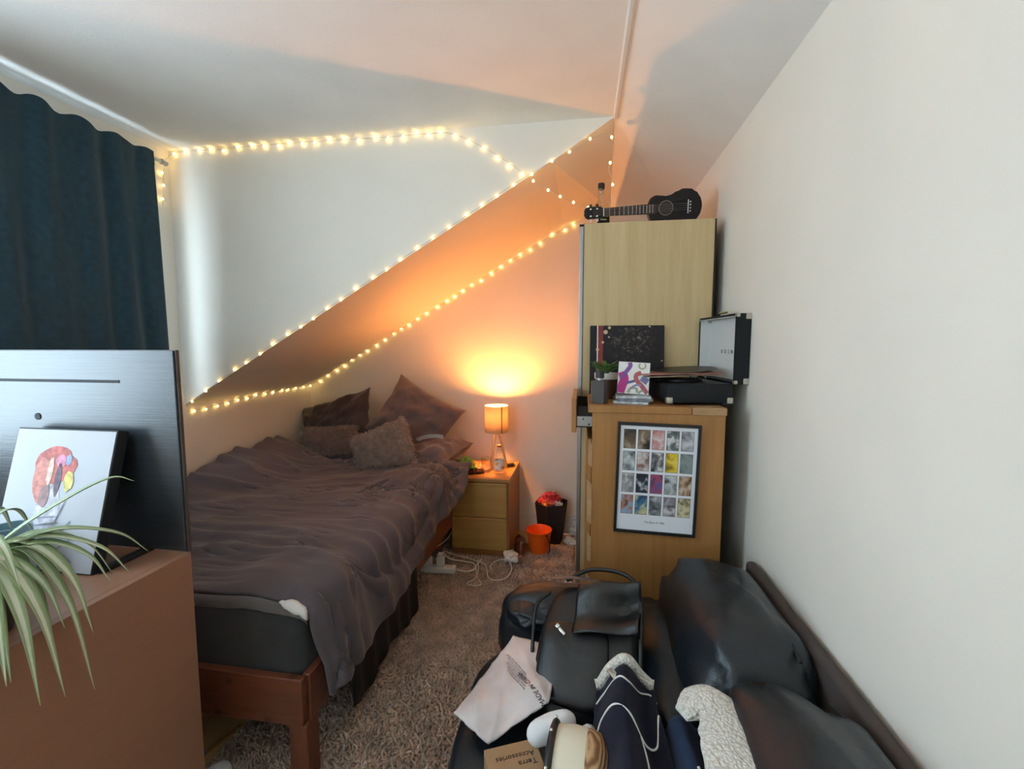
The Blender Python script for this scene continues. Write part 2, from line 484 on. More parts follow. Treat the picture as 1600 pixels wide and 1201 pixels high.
for x0 in (BX0, BX1 - .068):
    for y0 in (BY0 + .004, BY1 - .072):
        part('leg', MB().box(x0, x0 + .066, y0, y0 + .066, 0.006 if y0 < 2 and x0 > -1 else 0, ZBm + .002 if y0 < 2 else ZT, bev=.004), 'pine_stain_post', bed)
for k in range(12):
    y0 = BY0 + .08 + k * .165
    part('slat', MB().box(BX0 + .032, BX1 - .032, y0, y0 + .07, .285, .302), 'pine_stain', bed)
def soft(p, a=.004, s=9):
    return p + Vector((nz(p.x * s, p.y * s, p.z * s), nz(p.y * s, p.z * s + 5, p.x * s), nz(p.z * s, p.x * s, p.y * s + 9))) * a
mt = MB()
MZ1 = 0.575
mc = Vector(((BX0 + BX1) / 2, (BY0 + BY1) / 2, (0.304 + MZ1) / 2))
mt.box(BX0 + .034, BX1 - .036, BY0 + .034, BY1 - .034, .304, MZ1, bev=.045, seg=4)
mo = part('mattress', mt, 'sheet_charcoal', bed, smooth=60)
mb = MB()
mb.grid(lambda u, v: Vector((-.850 + .006 * math.sin(u * 34) + .008 * v, 1.47 + u * 0.66, .345 - v * (.27 + .02 * math.sin(u * 9)))), 60, 6)
vo = part('valance', mb, 'black_matte', bed, smooth='all', label='black cloth hanging over the side rail')
vm = vo.modifiers.new('thick', 'SOLIDIFY'); vm.thickness = .004

# ------------------------------------------------------------------ pillows
def pillow_mesh(w, h, t, mx, seed=0, pinch=0.16, wr=0.012, res=(46, 36), ears=1.0, ripples=1.0):
    """stuffed pillow: width w, height h in its own plane, thickness t; pinched seams, pointed corners, soft creases"""
    mb = MB()
    nu, nv = res
    def side(sg):
        def fn(u, v):
            a, c = u * 2 - 1, v * 2 - 1
            edge = (1 - a ** 4) * (1 - c ** 4)
            th = max(0.0, edge) ** 0.55
            x = a * w / 2 * (1 - pinch * (1 - abs(c) ** 1.5) * 0.35 * abs(a))
            y = c * h / 2 * (1 - pinch * (1 - abs(a) ** 1.5) * 0.35 * abs(c))
            cr = (abs(a) * abs(c)) ** 3
            x *= 1 + .05 * cr * ears; y *= 1 + .05 * cr * ears
            r = math.hypot(a, c); an = math.atan2(c, a)
            crease = ripples * math.sin(an * 9 + nz(r * 2, an, seed) * 3 + seed) * r ** 2 * .5 + nz(a * 3.1, c * 3.1, seed) + .6 * nz(a * 7, c * 5, seed + 4)
            z = sg * (t / 2 * th + wr * crease * min(1, th * 1.6))
            z += 0.010 * nz(a * 2, c * 2, seed + 9) * 2
            return mx @ Vector((x, y, z))
        return fn
    k0 = len(mb.v)
    mb.grid(side(1), nu, nv)
    k1 = len(mb.v)
    mb.grid(side(-1), nu, nv)
    mb.f = [f if f[0] < k1 else f[::-1] for f in mb.f]
    # weld the rim by bridging the two sheets
    rim = [i for i in range(nu)] + [j * nu + nu - 1 for j in range(1, nv)] + [(nv - 1) * nu + i for i in range(nu - 2, -1, -1)] + [j * nu for j in range(nv - 2, 0, -1)]
    for a, b in zip(rim, rim[1:] + rim[:1]):
        mb.f.append((k0 + b, k0 + a, k1 + a, k1 + b))
    return mb
def frame(c, xdir, ydir):
    x = Vector(xdir).normalized(); z = x.cross(Vector(ydir)).normalized(); y = z.cross(x)
    m = Matrix((x, y, z)).transposed().to_4x4(); m.translation = Vector(c); return m
def make_pillow(name, label, c, xd, yd, w, h, t, mat, seed, **kw):
    r = thing(name, label, 'pillow', c, 'pillows at the head of the bed')
    mb = pillow_mesh(w, h, t, frame(c, xd, yd), seed, **kw)
    part('pillowcase', mb, mat, r, smooth='all')
    return r
# two pillows leaning on the back wall, two lying below them
p = make_pillow('bed_pillow', 'dark plum pillow slumped against the back wall, left of the others', (-1.865, 3.13, .825), (.86, -.08, .26), (-.22, .42, .85), .62, .44, .15, 'pillow_dark', 3, wr=.02)
part('care_tag', MB().box(-.008, .008, -.0015, .0015, -.03, .0, mx=TR((-2.065, 3.00, .80), (.3, .2, .5))), 'white_cotton', p)
p = make_pillow('bed_pillow', 'mauve grey pillow propped on its corner by the lamp, topmost on the right', (-1.215, 3.10, .895), (.80, -.10, -.40), (.36, .36, .80), .56, .46, .16, 'pillow_grey', 11, wr=.016)
mb = MB().grid(lambda u, v: Vector((-1.155 + u * .20, 2.975 - .02 * math.sin(u * 3) - .018 * v, .775 + u * .032 + .03 * v - .02 * (2 * u - 1) ** 2)), 10, 4)
part('pillow_stuffing', mb, 'white_cotton', p, smooth='all', label='white inner pillow showing at the open end')
make_pillow('bed_pillow', 'mauve grey pillow lying flat below the propped one, beside the bedside chest', (-1.09, 3.02, .685), (.95, -.25, .04), (.2, .93, .12), .50, .40, .15, 'pillow_grey', 21, wr=.014)
make_pillow('bed_pillow', 'dark pillow lying flat under the brown furry cushion', (-1.86, 3.02, .655), (.97, .05, .05), (-.05, .95, .16), .58, .42, .14, 'pillow_dark', 31, wr=.014)
def furry(name, label, c, xd, yd, w, h, t, base, seed, count, L):
    r = thing(name, label, 'cushion', c, 'furry cushions on the bed')
    mb = pillow_mesh(w, h, t, frame(c, xd, yd), seed, pinch=.10, wr=.006, res=(34, 28), ripples=0)
    body = part('cushion_cover', mb, base, r, smooth='all')
    g = np.random.default_rng(seed)
    me = body.data
    V = np.array([v.co[:] for v in me.vertices]); NV = np.array([v.normal[:] for v in me.vertices])
    pol = [tuple(p.vertices) for p in me.polygons]
    ar = np.array([p.area for p in me.polygons]); ar /= ar.sum()
    idx = g.choice(len(pol), size=count, p=ar)
    Q = np.array([pol[i] for i in idx]); w4 = g.dirichlet((1, 1, 1, 1), size=count)
    PP = (V[Q] * w4[:, :, None]).sum(1); NN = (NV[Q] * w4[:, :, None]).sum(1)
    cl = np.stack([np.sin(PP[:, 0] * 70 + PP[:, 2] * 40), np.sin(PP[:, 1] * 60 + 2), np.cos(PP[:, 2] * 75 + PP[:, 0] * 30)], 1) * .5
    NN = NN + cl + g.normal(0, .25, (count, 3)); NN /= np.linalg.norm(NN, axis=1, keepdims=True)
    t_ = tufts(PP, NN, L, 0.0023, seed, bend=.5, sides=3, rows=3, droop=.35)
    t_.materials.append(M[base])
    o = part('fur', t_, None, r); o['kind'] = 'stuff'
    return r
furry('fur_cushion', 'smaller brown furry cushion, left of the taupe one on the bed', (-1.80, 2.93, .735), (.98, -.06, .08), (-.05, .35, .93), .41, .23, .12, 'fur_brown', 41, 6000, .026)
furry('fur_cushion', 'shaggy taupe cushion tilted at the front of the bed pillows', (-1.325, 2.79, .735), (.82, .02, .34), (-.42, .32, .80), .39, .30, .12, 'fur_taupe', 51, 7000, .036)

# ------------------------------------------------------------------ duvet, dropped onto the bed as cloth
def sim_duvet():
    nu, nv = 104, 96
    x0, x1, y0, y1 = -2.165, -0.600, 1.262, 2.86
    vs = []; rest = []; fs = []; pin = []
    for j in range(nv):
        v = j / (nv - 1)
        for i in range(nu):
            u = i / (nu - 1)
            yy = y0 + (y1 - y0) * v
            xx = x0 + (x1 - x0) * u
            # the near right corner reaches out over the foot of the bed, the far end hangs less
            yy -= 0.06 * max(0, (u - .62) / .38) ** 1.3 * (1 - v) ** 3
            xx -= 0.125 * max(0, (v - .3) / .7) * u ** 2
            if u > .9: xx += .03 * (u - .9) / .1 * math.exp(-((v - .16) / .16) ** 2)
            z = MZ1 + .030 + .030 * abs(nz(xx * 1.6 + yy * .8, yy * 6.0, 1.3)) + .02 * nz(xx * 4 + yy * 3, yy * 11, 4.0)
            z += .14 * max(0, 1 - u / .30) * min(1, max(0, (v - .25) / .5))
            vs.append((xx, yy, z))
            rest.append(((xx + 1.4) * 1.08 - 1.4, (yy - 2) * 1.17 + 2, z))
            if v > .985 or (u < .015 and v > .3): pin.append(j * nu + i)
    for j in range(nv - 1):
        for i in range(nu - 1):
            fs.append((j * nu + i, j * nu + i + 1, (j + 1) * nu + i + 1, (j + 1) * nu + i))
    me = bpy.data.meshes.new('duvet_sim'); me.from_pydata(vs, [], fs)
    ob = bpy.data.objects.new('duvet_sim', me); COL.objects.link(ob)
    ob.shape_key_add(name='Basis'); kr = ob.shape_key_add(name='rest')
    kr.data.foreach_set('co', np.array(rest, np.float32).ravel())
    vg = ob.vertex_groups.new(name='pin'); vg.add(pin, 1.0, 'REPLACE')
    col = []
    def collider(mb, d=.006):
        m = mb.mesh('collider', None); o = bpy.data.objects.new('collider', m); COL.objects.link(o)
        o.modifiers.new('c', 'COLLISION'); o.collision.thickness_outer = d; o.collision.cloth_friction = 30
        col.append(o)
    collider(MB().box(BX0 + .034, BX1 - .03, BY0 + .03, BY1, .20, MZ1, bev=.045, seg=3))
    collider(MB().box(BX0 + .034, BX1 + .0, BY0, BY1, .1, .372, bev=.005))
    collider(MB().box(BX0 - .3, XL + .012, 0.8, 3.6, 0, 1.4))
    collider(MB().box(CX0 + .002, CX1, CY0, CY1, 0, .55, bev=.005))
    collider(MB().box(-3, 1, 0, 4, -.1, .02))
    for (c, h) in (((-1.80, 2.93, .60), (.22, .10, .13)), ((-1.33, 2.86, .60), (.20, .10, .10)), ((-1.05, 2.98, .60), (.26, .18, .09)), ((-2.10, 2.60, .58), (.18, .42, .12)), ((-1.05, 1.42, .57), (.16, .14, .04)), ((-1.02, 2.55, .57), (.16, .22, .06))):
        hump = MB(); hump.superbox(h, (2.4, 2.4), (20, 12), TR(c)); collider(hump)
    md = ob.modifiers.new('cloth', 'CLOTH')
    s = md.settings
    s.rest_shape_key = kr; s.vertex_group_mass = 'pin'; s.pin_stiffness = 1.0
    s.quality = 6; s.mass = 0.30; s.tension_stiffness = 10; s.compression_stiffness = 10; s.shear_stiffness = 3; s.bending_stiffness = 0.09
    s.air_damping = 2.0
    md.collision_settings.distance_min = 0.006; md.collision_settings.collision_quality = 3
    md.collision_settings.use_self_collision = False; md.collision_settings.friction = 30
    nf = 40
    SC.frame_start = 1; SC.frame_end = nf
    md.point_cache.frame_start = 1; md.point_cache.frame_end = nf
    for f in range(1, nf + 1): SC.frame_set(f)
    dg = bpy.context.evaluated_depsgraph_get()
    ev = ob.evaluated_get(dg).data
    V = np.empty(len(ev.vertices) * 3, np.float32); ev.vertices.foreach_get('co', V)
    V = V.reshape(-1, 3).copy()
    SC.frame_set(1)
    for o in col + [ob]: bpy.data.objects.remove(o)
    return V, nu, nv
DV, dnu, dnv = sim_duvet()
duv = thing('duvet', 'rumpled dark mauve grey duvet spread over the bed', 'duvet', (-1.4, 2.0, MZ1))
G = DV.reshape(dnv, dnu, 3)
# finer sheet between the cloth nodes, then the small creases of slept-in cotton
def up2(A):
    n, m = A.shape[:2]
    B = np.zeros((2 * n - 1, m, 3)); B[::2] = A; B[1::2] = (A[:-1] + A[1:]) / 2
    C_ = np.zeros((2 * n - 1, 2 * m - 1, 3)); C_[:, ::2] = B; C_[:, 1::2] = (B[:, :-1] + B[:, 1:]) / 2
    return C_
G = up2(G.astype(float))
dnv, dnu = G.shape[:2]
gu = np.gradient(G, axis=1); gv = np.gradient(G, axis=0)
NG = np.cross(gu, gv); NG /= np.linalg.norm(NG, axis=2, keepdims=True) + 1e-9
H_ = np.zeros((dnv, dnu))
for j in range(dnv):
    v = j / (dnv - 1)
    for i in range(dnu):
        u = i / (dnu - 1)
        x, y = u * 1.8, v * 1.7
        wx = x + .10 * nz(x * 2, y * 2, 3.1); wy = y + .12 * nz(x * 1.7, y * 1.7, 7.7) - .10 * x
        r1 = (1 - abs(nz(wx * 1.15, wy * 5.2 + .5 * nz(wx * 3, wy * 3, 1.0), .4))) ** 2.6
        r2 = (1 - abs(nz(wx * 2.1 + 5, wy * 12.0, 2.4))) ** 4
        # folds fanning out of the heaped right side, near the pillows
        fx_, fy_ = x - 1.55, y - 1.35
        an = math.atan2(fy_, fx_); rd = math.hypot(fx_, fy_)
        r3 = (1 - abs(nz(an * 2.0, rd * 0.9, 5.0))) ** 2.4 * math.exp(-(rd / .55) ** 2)
        side = min(1, max(0, (u - .74) / .1))
        r4 = (1 - abs(nz(wy * 7.0 + u, u * 1.6, 9.0))) ** 2.4 * side
        H_[j, i] = (.032 * r1 + .007 * r2) * (1 - .75 * side) * (1 - .7 * math.exp(-(rd / .4) ** 2)) + .034 * r3 + .026 * r4
G = G + NG * H_[:, :, None]
DV = G.reshape(-1, 3)
mb = MB()
mb.add([tuple(p) for p in DV], [(j * dnu + i, j * dnu + i + 1, (j + 1) * dnu + i + 1, (j + 1) * dnu + i) for j in range(dnv - 1) for i in range(dnu - 1)])
o = part('duvet_cover', mb, 'duvet_cotton', duv, smooth='all')
m1 = o.modifiers.new('thick', 'SOLIDIFY'); m1.thickness = 0.016; m1.offset = 1.0
# paler turned-back hem along the foot, with a glimpse of the white filling
hem = MB(); nh = 90
i1 = int(dnu * .82)
hp = [Vector(G[0, int(i * i1 / (nh - 1))]) for i in range(nh)]
def hemf(u, v):
    p = hp[min(nh - 1, int(u * (nh - 1) + .5))]
    a = v * 2 * PI
    w = (.021 + .005 * nz(u * 9, 0, 3)) * min(1, (1 - u) / .08 + .15)
    return Vector((p.x, p.y - .008 + w * .45 * math.cos(a), p.z - .016 + w * 1.1 * math.sin(a)))
hem.grid(hemf, nh, 13)
part('turned_hem', hem, 'duvet_reverse', duv, smooth='all', label='paler grey turned hem')
fp = [Vector(G[0, i]) + Vector((0, -.014, .010)) for i in range(int(.75 * dnu), int(.83 * dnu))]
part('filling', MB().tube(fp, [0.003 + .016 * math.sin(PI * i / (len(fp) - 1)) for i in range(len(fp))], 8), 'white_cotton', duv, smooth='all', label='white filling at the open hem')

# ------------------------------------------------------------------ bedside chest and lamp
wood('oak_top', (0.40, 0.20, 0.07), (0.50, 0.27, 0.10), (0.8, 9, 9), 0.35)
ch = thing('bedside_chest', 'two-drawer oak veneer bedside chest between bed and bin', 'chest', ((CX0 + CX1) / 2, (CY0 + CY1) / 2, 0.009))
part('body', MB().box(CX0 + .002, CX1, CY0 + .018, CY1, .055, .528), 'oak_warm', ch)
part('top', MB().box(CX0, CX1 + .001, CY0, CY1, .528, .550, bev=.0015), 'oak_top', ch)
part('plinth', MB().box(CX0 + .012, CX1 - .004, CY0 + .026, CY1, .009, .055), 'oak_warm', ch)
part('side_panel', MB().box(CX1 - .001, CX1 + .001, CY0 + .001, CY1, .009, .528), 'oak_warm', ch)
for z0, z1 in ((.060, .278), (.284, .520)):
    part('drawer', MB().box(CX0 + .003, CX1 - .016, CY0 + .002, CY0 + .019, z0, z1, bev=.002), 'oak_yellow', ch)
    part('drawer_lip', MB().box(CX0 + .02, CX1 - .022, CY0 - .004, CY0 + .006, z1 - .016, z1 - .002, bev=.002), 'oak_yellow', ch)

lx, ly = -0.612, 3.135
lamp = thing('table_lamp', 'lit tripod table lamp with woven cream drum shade', 'lamp', (lx, ly, .55))
def shade_mat():
    m, nt, b = _nt('shade_linen')
    v = coords(nt)
    wx = N(nt, 'ShaderNodeTexNoise', Scale=1.0, Detail=2.0)
    nt.links.new(coords(nt, (60, 60, 420)), wx.inputs['Vector'])
    wy = N(nt, 'ShaderNodeTexNoise', Scale=1.0, Detail=2.0)
    nt.links.new(coords(nt, (300, 300, 40)), wy.inputs['Vector'])
    ad = N(nt, 'ShaderNodeMath', operation='ADD'); nt.links.new(wx.outputs['Fac'], ad.inputs[0]); nt.links.new(wy.outputs['Fac'], ad.inputs[1])
    c = ramp(nt, ad.outputs[0], [(0.35, (0.62, 0.46, 0.24)), (0.75, (0.88, 0.76, 0.52))])
    out = nt.nodes['Material Output']
    d = N(nt, 'ShaderNodeBsdfDiffuse'); t = N(nt, 'ShaderNodeBsdfTranslucent'); mx = N(nt, 'ShaderNodeMixShader')
    mx.inputs[0].default_value = 0.55
    nt.links.new(c, d.inputs[0]); nt.links.new(c, t.inputs[0])
    nt.links.new(d.outputs[0], mx.inputs[1]); nt.links.new(t.outputs[0], mx.inputs[2]); nt.links.new(mx.outputs[0], out.inputs['Surface'])
    return m
shade_mat()
LT = TR((lx, ly, 0))
SZ0, SZ1, SR = .815, 1.005, .083
sh = part('lamp_shade', MB().lathe([(SR, SZ0), (SR, SZ1)], 40, LT, cap=False), 'shade_linen', lamp, smooth='all')
mo_ = sh.modifiers.new('thick', 'SOLIDIFY'); mo_.thickness = .0015
part('shade_seam', MB().box(-.004, .004, -.0008, .0008, SZ0, SZ1, mx=LT @ Euler((0, 0, math.radians(38))).to_matrix().to_4x4() @ TR((0, -SR - .001, 0))), 'oak_warm', sh, label='brown seam strip')
for z in (SZ0, SZ1):
    rr = [(SR * math.cos(a) + lx, SR * math.sin(a) + ly, z) for a in np.linspace(0, 2 * PI, 37)]
    part('shade_ring', MB().tube(rr, .002, 6), 'white_plastic', sh, smooth=True)
mb = MB()
for k in range(3):
    a = 2 * PI * k / 3 + .5
    mb.tube([(lx, ly, .86), (lx + SR * math.cos(a), ly + SR * math.sin(a), .86)], .0015, 6)
part('spider_frame', mb, 'metal_grey', sh)
for k in range(3):
    a = 2 * PI * k / 3 + .25
    part('leg', MB().tube([(lx + .012 * math.cos(a), ly + .012 * math.sin(a), .855), (lx + .075 * math.cos(a), ly + .075 * math.sin(a), .551)], [.008, .009], 10), 'oak_light', lamp, smooth=True)
part('lamp_holder', MB().lathe([(.02, .84), (.02, .89), (.016, .914)], 16, LT), 'white_plastic', lamp, smooth=True)
emit("bulb_glow", (1.0, 0.335, 0.075), LAMP_STRENGTH)
part('bulb', MB().lathe([(.010, .912), (.014, .924), (.026, .944), (.028, .960), (.022, .980), (.008, .990)], 16, LT), 'bulb_glow', lamp, smooth='all')

# ------------------------------------------------------------------ clutter on the bedside chest
glass('clear_glass', (0.93, 0.95, 0.95), 0.02, 0.80)
glass('clear_plastic', (0.92, 0.95, 0.97), 0.05, 0.78)
plain('bag_green', (0.16, 0.34, 0.04), 0.35, var=0.35, vs=30)
plain('foil_orange', (0.62, 0.20, 0.06), 0.35, var=0.4, vs=40)
plain('foil_brown', (0.12, 0.035, 0.02), 0.3, var=0.4, vs=40)
plain('paper_pink', (0.72, 0.42, 0.34), 0.6, var=0.2, vs=40)
plain('paper_white', (0.80, 0.79, 0.77), 0.7, var=0.04, vs=30)
plain('bin_red', (0.62, 0.045, 0.06), 0.35, var=0.4, vs=35)
plain('bucket_orange', (0.85, 0.13, 0.012), 0.4, var=0.05)
def crumple(c, half, seed, amp=.4, res=(18, 12), n=(2, 2), freq=3.0, mx=None):
    mb = MB()
    mx = mx or TR(c)
    def fn(p):
        q = Vector((p.x / half[0], p.y / half[1], p.z / half[2]))
        d = 1 + amp * (abs(nz(q.x * freq * .5 + seed, q.y * freq * .5, q.z * freq * .5)) * 1.6 - .35 + .5 * nz(q.x * freq + 3, q.y * freq + seed, q.z * freq))
        r = p * d
        r.z = max(r.z, -half[2])
        return r
    return mb.superbox(half, n, res, mx, fn)
solo('green_bag', crumple((-.800, 2.975, .596), (.062, .055, .052), 2, .75, (22, 14)), 'bag_green', 'crumpled green plastic bag at the left end of the bedside chest', 'bag', (-.800, 2.975, .551), smooth=25)
def packet(name, label, c, w, d, rot, mat, seed, group=None):
    mb = MB(); mx = TR(c, (0, 0, rot))
    def f(sg):
        return lambda u, v: mx @ Vector(((u - .5) * w, (v - .5) * d * (1 + .1 * nz(u * 5, seed)), max(.0015, .006 + sg * .007 * (1 - (2 * u - 1) ** 4) + .034 * abs(nz(u * 6 + seed, v * 3)) + (.0 if sg > 0 else -.009))))
    k = 13
    mb.grid(f(1), k, 7); n0 = len(mb.v); mb.grid(f(-1), k, 7)
    mb.f = [q if q[0] < n0 else q[::-1] for q in mb.f]
    return solo(name, mb, mat, label, 'wrapper', c, smooth=50, group='snack wrappers on the bedside chest' if name == 'snack_wrapper' else None)
packet('snack_wrapper', 'brown foil snack wrapper at the front of the bedside chest', (-.730, 2.965, .552), .12, .055, .45, 'foil_brown', 1)
packet('snack_wrapper', 'orange snack wrapper beside the green bag', (-.745, 3.05, .552), .12, .08, .9, 'foil_orange', 6)
packet('snack_wrapper', 'pink paper wrapper behind the drinking glass', (-.695, 3.07, .552), .10, .07, -.4, 'paper_pink', 12)
packet('snack_wrapper', 'small orange wrapper lying by the wall behind the others', (-.745, 3.15, .552), .12, .07, -.2, 'foil_orange', 15)
solo('glass_tumbler', MB().lathe([(.030, .5515), (.034, .556), (.037, .66), (.0345, .66), (.031, .562), (.001, .558)], 24, TR((-.658, 3.0, 0))), 'clear_glass', 'clear drinking glass on the bedside chest', 'glass', (-.658, 3.0, .551), smooth=True)
bt = thing('plastic_bottle', 'clear plastic bottle with colourful label on the bedside chest', 'bottle', (-.572, 3.035, .551))
BT = TR((-.572, 3.035, 0))
part('bottle_body', MB().lathe([(.030, .5515), (.036, .556), (.0365, .645), (.034, .668), (.020, .700), (.0135, .715), (.0135, .728)], 24, BT), 'clear_plastic', bt, smooth=True)
def label_mat():
    m, nt, b = _nt('bottle_label')
    v = coords(nt, (1, 1, 1))
    n = N(nt, 'ShaderNodeTexVoronoi', Scale=42.0); nt.links.new(v, n.inputs['Vector'])
    c = ramp(nt, n.outputs['Color'], [(0.30, (0.82, 0.84, 0.86)), (0.55, (0.80, 0.80, 0.78)), (0.62, (0.75, 0.40, 0.04)), (0.78, (0.10, 0.16, 0.36)), (0.9, (0.85, 0.83, 0.78))])
    nt.links.new(c, b.inputs['Base Color']); b.inputs['Roughness'].default_value = .4
label_mat()
part('bottle_label', MB().lathe([(.0372, .572), (.0372, .640)], 24, BT, cap=False), 'bottle_label', bt, smooth='all')
part('bottle_cap', MB().lathe([(.0155, .728), (.0155, .742), (.014, .743)], 18, BT), 'foil_orange', bt, smooth=True)
cn = thing('lighter_tube', 'short dark tube with yellow end lying behind the plastic bottle', 'tube', (-.512, 3.17, .551))
CM = TR((-.512, 3.17, .5665), (0, PI / 2, .5))
part('tube_body', MB().lathe([(.014, -.03), (.015, -.028), (.015, .022)], 16, CM), 'black_plastic', cn, smooth=True)
plain('yellow_green', (0.45, 0.42, 0.06), 0.4)
part('tube_cap', MB().lathe([(.0142, .022), (.0142, .034), (.012, .036)], 16, CM), 'yellow_green', cn, smooth=True)

# ------------------------------------------------------------------ bin, bucket, bottle and litter on the floor
bn = thing('waste_bin', 'black six-sided waste bin full of wrappers by the wardrobe', 'bin', (-.215, 3.20, 0))
def hexring(r, z, a0=.35): return [Vector((-.215 + r * math.cos(a0 + k * PI / 3), 3.20 + r * math.sin(a0 + k * PI / 3), z)) for k in range(6)]
mb = MB()
R4 = [hexring(.088, .001), hexring(.125, .295), hexring(.119, .295), hexring(.084, .008)]
vs = sum(R4, []); fs = [tuple(range(6))[::-1], tuple(range(18, 24))]
for j in range(3):
    for k in range(6): fs.append((j * 6 + k, j * 6 + (k + 1) % 6, (j + 1) * 6 + (k + 1) % 6, (j + 1) * 6 + k))
mb.add(vs, fs)
part('bin_body', mb, 'black_matte', bn)
part('bin_rim', MB().tube(hexring(.122, .295) + [hexring(.122, .295)[0]], .004, 6), 'black_matte', bn)
solo('crisp_packet', crumple((-.225, 3.195, .315), (.068, .055, .055), 5, .55, (18, 12)), 'bin_red', 'crumpled red crisp packet on top of the waste bin', 'wrapper', (-.225, 3.195, .27), smooth=25)
packet('torn_packet', 'orange packet tucked into the front of the waste bin', (-.235, 3.135, .290), .08, .05, .8, 'foil_orange', 22)
packet('paper_scrap', 'white paper scrap at the right rim of the waste bin', (-.165, 3.145, .291), .07, .035, -.5, 'paper_white', 25)
bk = thing('orange_bucket', 'bright orange plastic bucket in front of the black bin', 'bucket', (-.285, 2.985, .012))
KT = TR((-.285, 2.985, 0))
part('bucket_body', MB().lathe([(.060, .012), (.064, .014), (.086, .160), (.090, .166), (.090, .172), (.086, .172), (.083, .160), (.061, .020), (.001, .020)], 36, KT), 'bucket_orange', bk, smooth=True)
part('handle', MB().tube(spline([(-.225, 2.915, .155), (-.213, 2.905, .13), (-.205, 2.905, .09), (-.206, 2.915, .05), (-.218, 2.93, .035)]), .0035, 8), 'black_plastic', bk, smooth=True, label='black bucket handle hanging down')
part('handle_lug', MB().lathe([(.007, -.005), (.007, .005)], 12, TR((-.226, 2.917, .155), (PI / 2, 0, .7))), 'black_plastic', bk, smooth=True)
# bottle lying with its neck towards the sofa
def cola_mat():
    m, nt, b = _nt('cola_dark')
    b.inputs['Base Color'].default_value = (.05, .022, .015, 1); b.inputs['Roughness'].default_value = .12; b.inputs['Coat Weight'].default_value = .6
cola_mat()
cb = thing('drink_bottle', 'dark brown drink bottle lying on the rug beside the bedside chest', 'bottle', (-.385, 2.90, .012))
CT = TR((-.350, 2.795, .064), (PI / 2, 0, 0)) @ Matrix.Identity(4)
CT = TR((-.385, 2.775, .060)) @ Euler((-PI / 2, 0, math.radians(8))).to_matrix().to_4x4()
part('bottle_body', MB().lathe([(.013, -.005), (.014, .02), (.030, .075), (.041, .11), (.042, .15), (.038, .19), (.042, .23), (.040, .275), (.030, .288)], 24, CT), 'cola_dark', cb, smooth=True)
part('bottle_cap', MB().lathe([(.0165, -.018), (.0175, -.016), (.0175, .006)], 18, CT), 'metal_chrome', cb, smooth=True)
part('bottle_label', MB().lathe([(.0405, .145), (.0425, .15), (.039, .19), (.0425, .225)], 24, CT, cap=False), 'foil_brown', cb, smooth='all')
def tissue(label, c, half, seed):
    solo('paper_tissue', crumple(c, half, seed, .5, (24, 16), freq=2.0), 'paper_white', label, 'tissue', (c[0], c[1], c[2] - half[2]), smooth=25, group='crumpled tissues on the floor')
tissue('crumpled white tissue next to the neck of the brown bottle', (-.452, 2.795, .055), (.045, .05, .035), 3)
tissue('crumpled white tissue on the floor right of the black bin', (-.075, 3.16, .025), (.04, .04, .025), 8)
tissue('crumpled white tissue against the skirting behind the bin', (-.05, 3.285, .040), (.035, .03, .038), 13)
tissue('white scrap of tissue on the rug at the foot of the wardrobe', (-.075, 2.50, .040), (.05, .045, .022), 17)
solo('paper_card', MB().box(-.09, .09, -.05, .05, .002, .006, mx=TR((-.13, 3.25, 0), (0, 0, .3))), 'paper_pink', 'pale card lying on the floor behind the bin', 'card', (-.13, 3.25, 0))
solo('orange_wrapper', crumple((-.985, 2.93, .045), (.035, .05, .035), 31, .7), 'foil_orange', 'small orange wrapper on the floor between bed and chest', 'wrapper', (-.985, 2.93, .01), smooth=25)

# power strip with plugs and leads
ps = thing('power_strip', 'white power strip with plugged-in adapters on the rug by the bed', 'power strip', (-.895, 2.585, .022))
PT = TR((-.895, 2.59, .022), (0, 0, .06))
part('strip_body', MB().box(-.125, .125, -.028, .028, 0, .036, mx=PT, bev=.006), 'white_plastic', ps, smooth=30)
for i, x in enumerate((-.09, -.03, .03, .09)):
    mb = MB()
    for (dx, dy, w, h) in ((0, .009, .004, .008), (-.011, -.008, .007, .004), (.011, -.008, .007, .004)):
        mb.box(x + dx - w / 2, x + dx + w / 2, dy - h / 2, dy + h / 2, .0355, .0364, mx=PT)
    part('socket', mb, 'black_plastic', ps)
for lab, x, h in (('white plug at the left of the power strip', -.05, .07), ('white charger block in the middle of the power strip', .03, .085)):
    pg = thing('charger_plug', lab, 'plug', PT @ Vector((x, 0, .0365)), 'plugs in the power strip')
    part('plug_body', MB().box(x - .024, x + .024, -.022, .022, .0365, .0365 + h * .75, mx=PT, bev=.006), 'white_plastic', pg, smooth=30)
    part('plug_neck', MB().box(x - .015, x + .015, -.015, .015, .0365 + h * .75, .0365 + h, mx=PT, bev=.004), 'white_plastic', pg, smooth=30)
def cord(label, pts, r=.0032, mat='white_plastic'):
    P = spline(pts, 8)
    solo('white_cable', MB().tube(P, r, 6), mat, label, 'cable', (pts[0][0], pts[0][1], .02), smooth='all', group='white cables by the power strip')
zf = .036
cord('thick white mains lead looping from the right end of the power strip', [(-.765, 2.60, .04), (-.70, 2.59, zf), (-.655, 2.63, zf), (-.68, 2.70, zf), (-.76, 2.72, zf), (-.84, 2.71, .05), (-.90, 2.76, .06), (-.93, 2.86, .04), (-.945, 3.1, .02), (-.95, 3.25, .02)], .005)
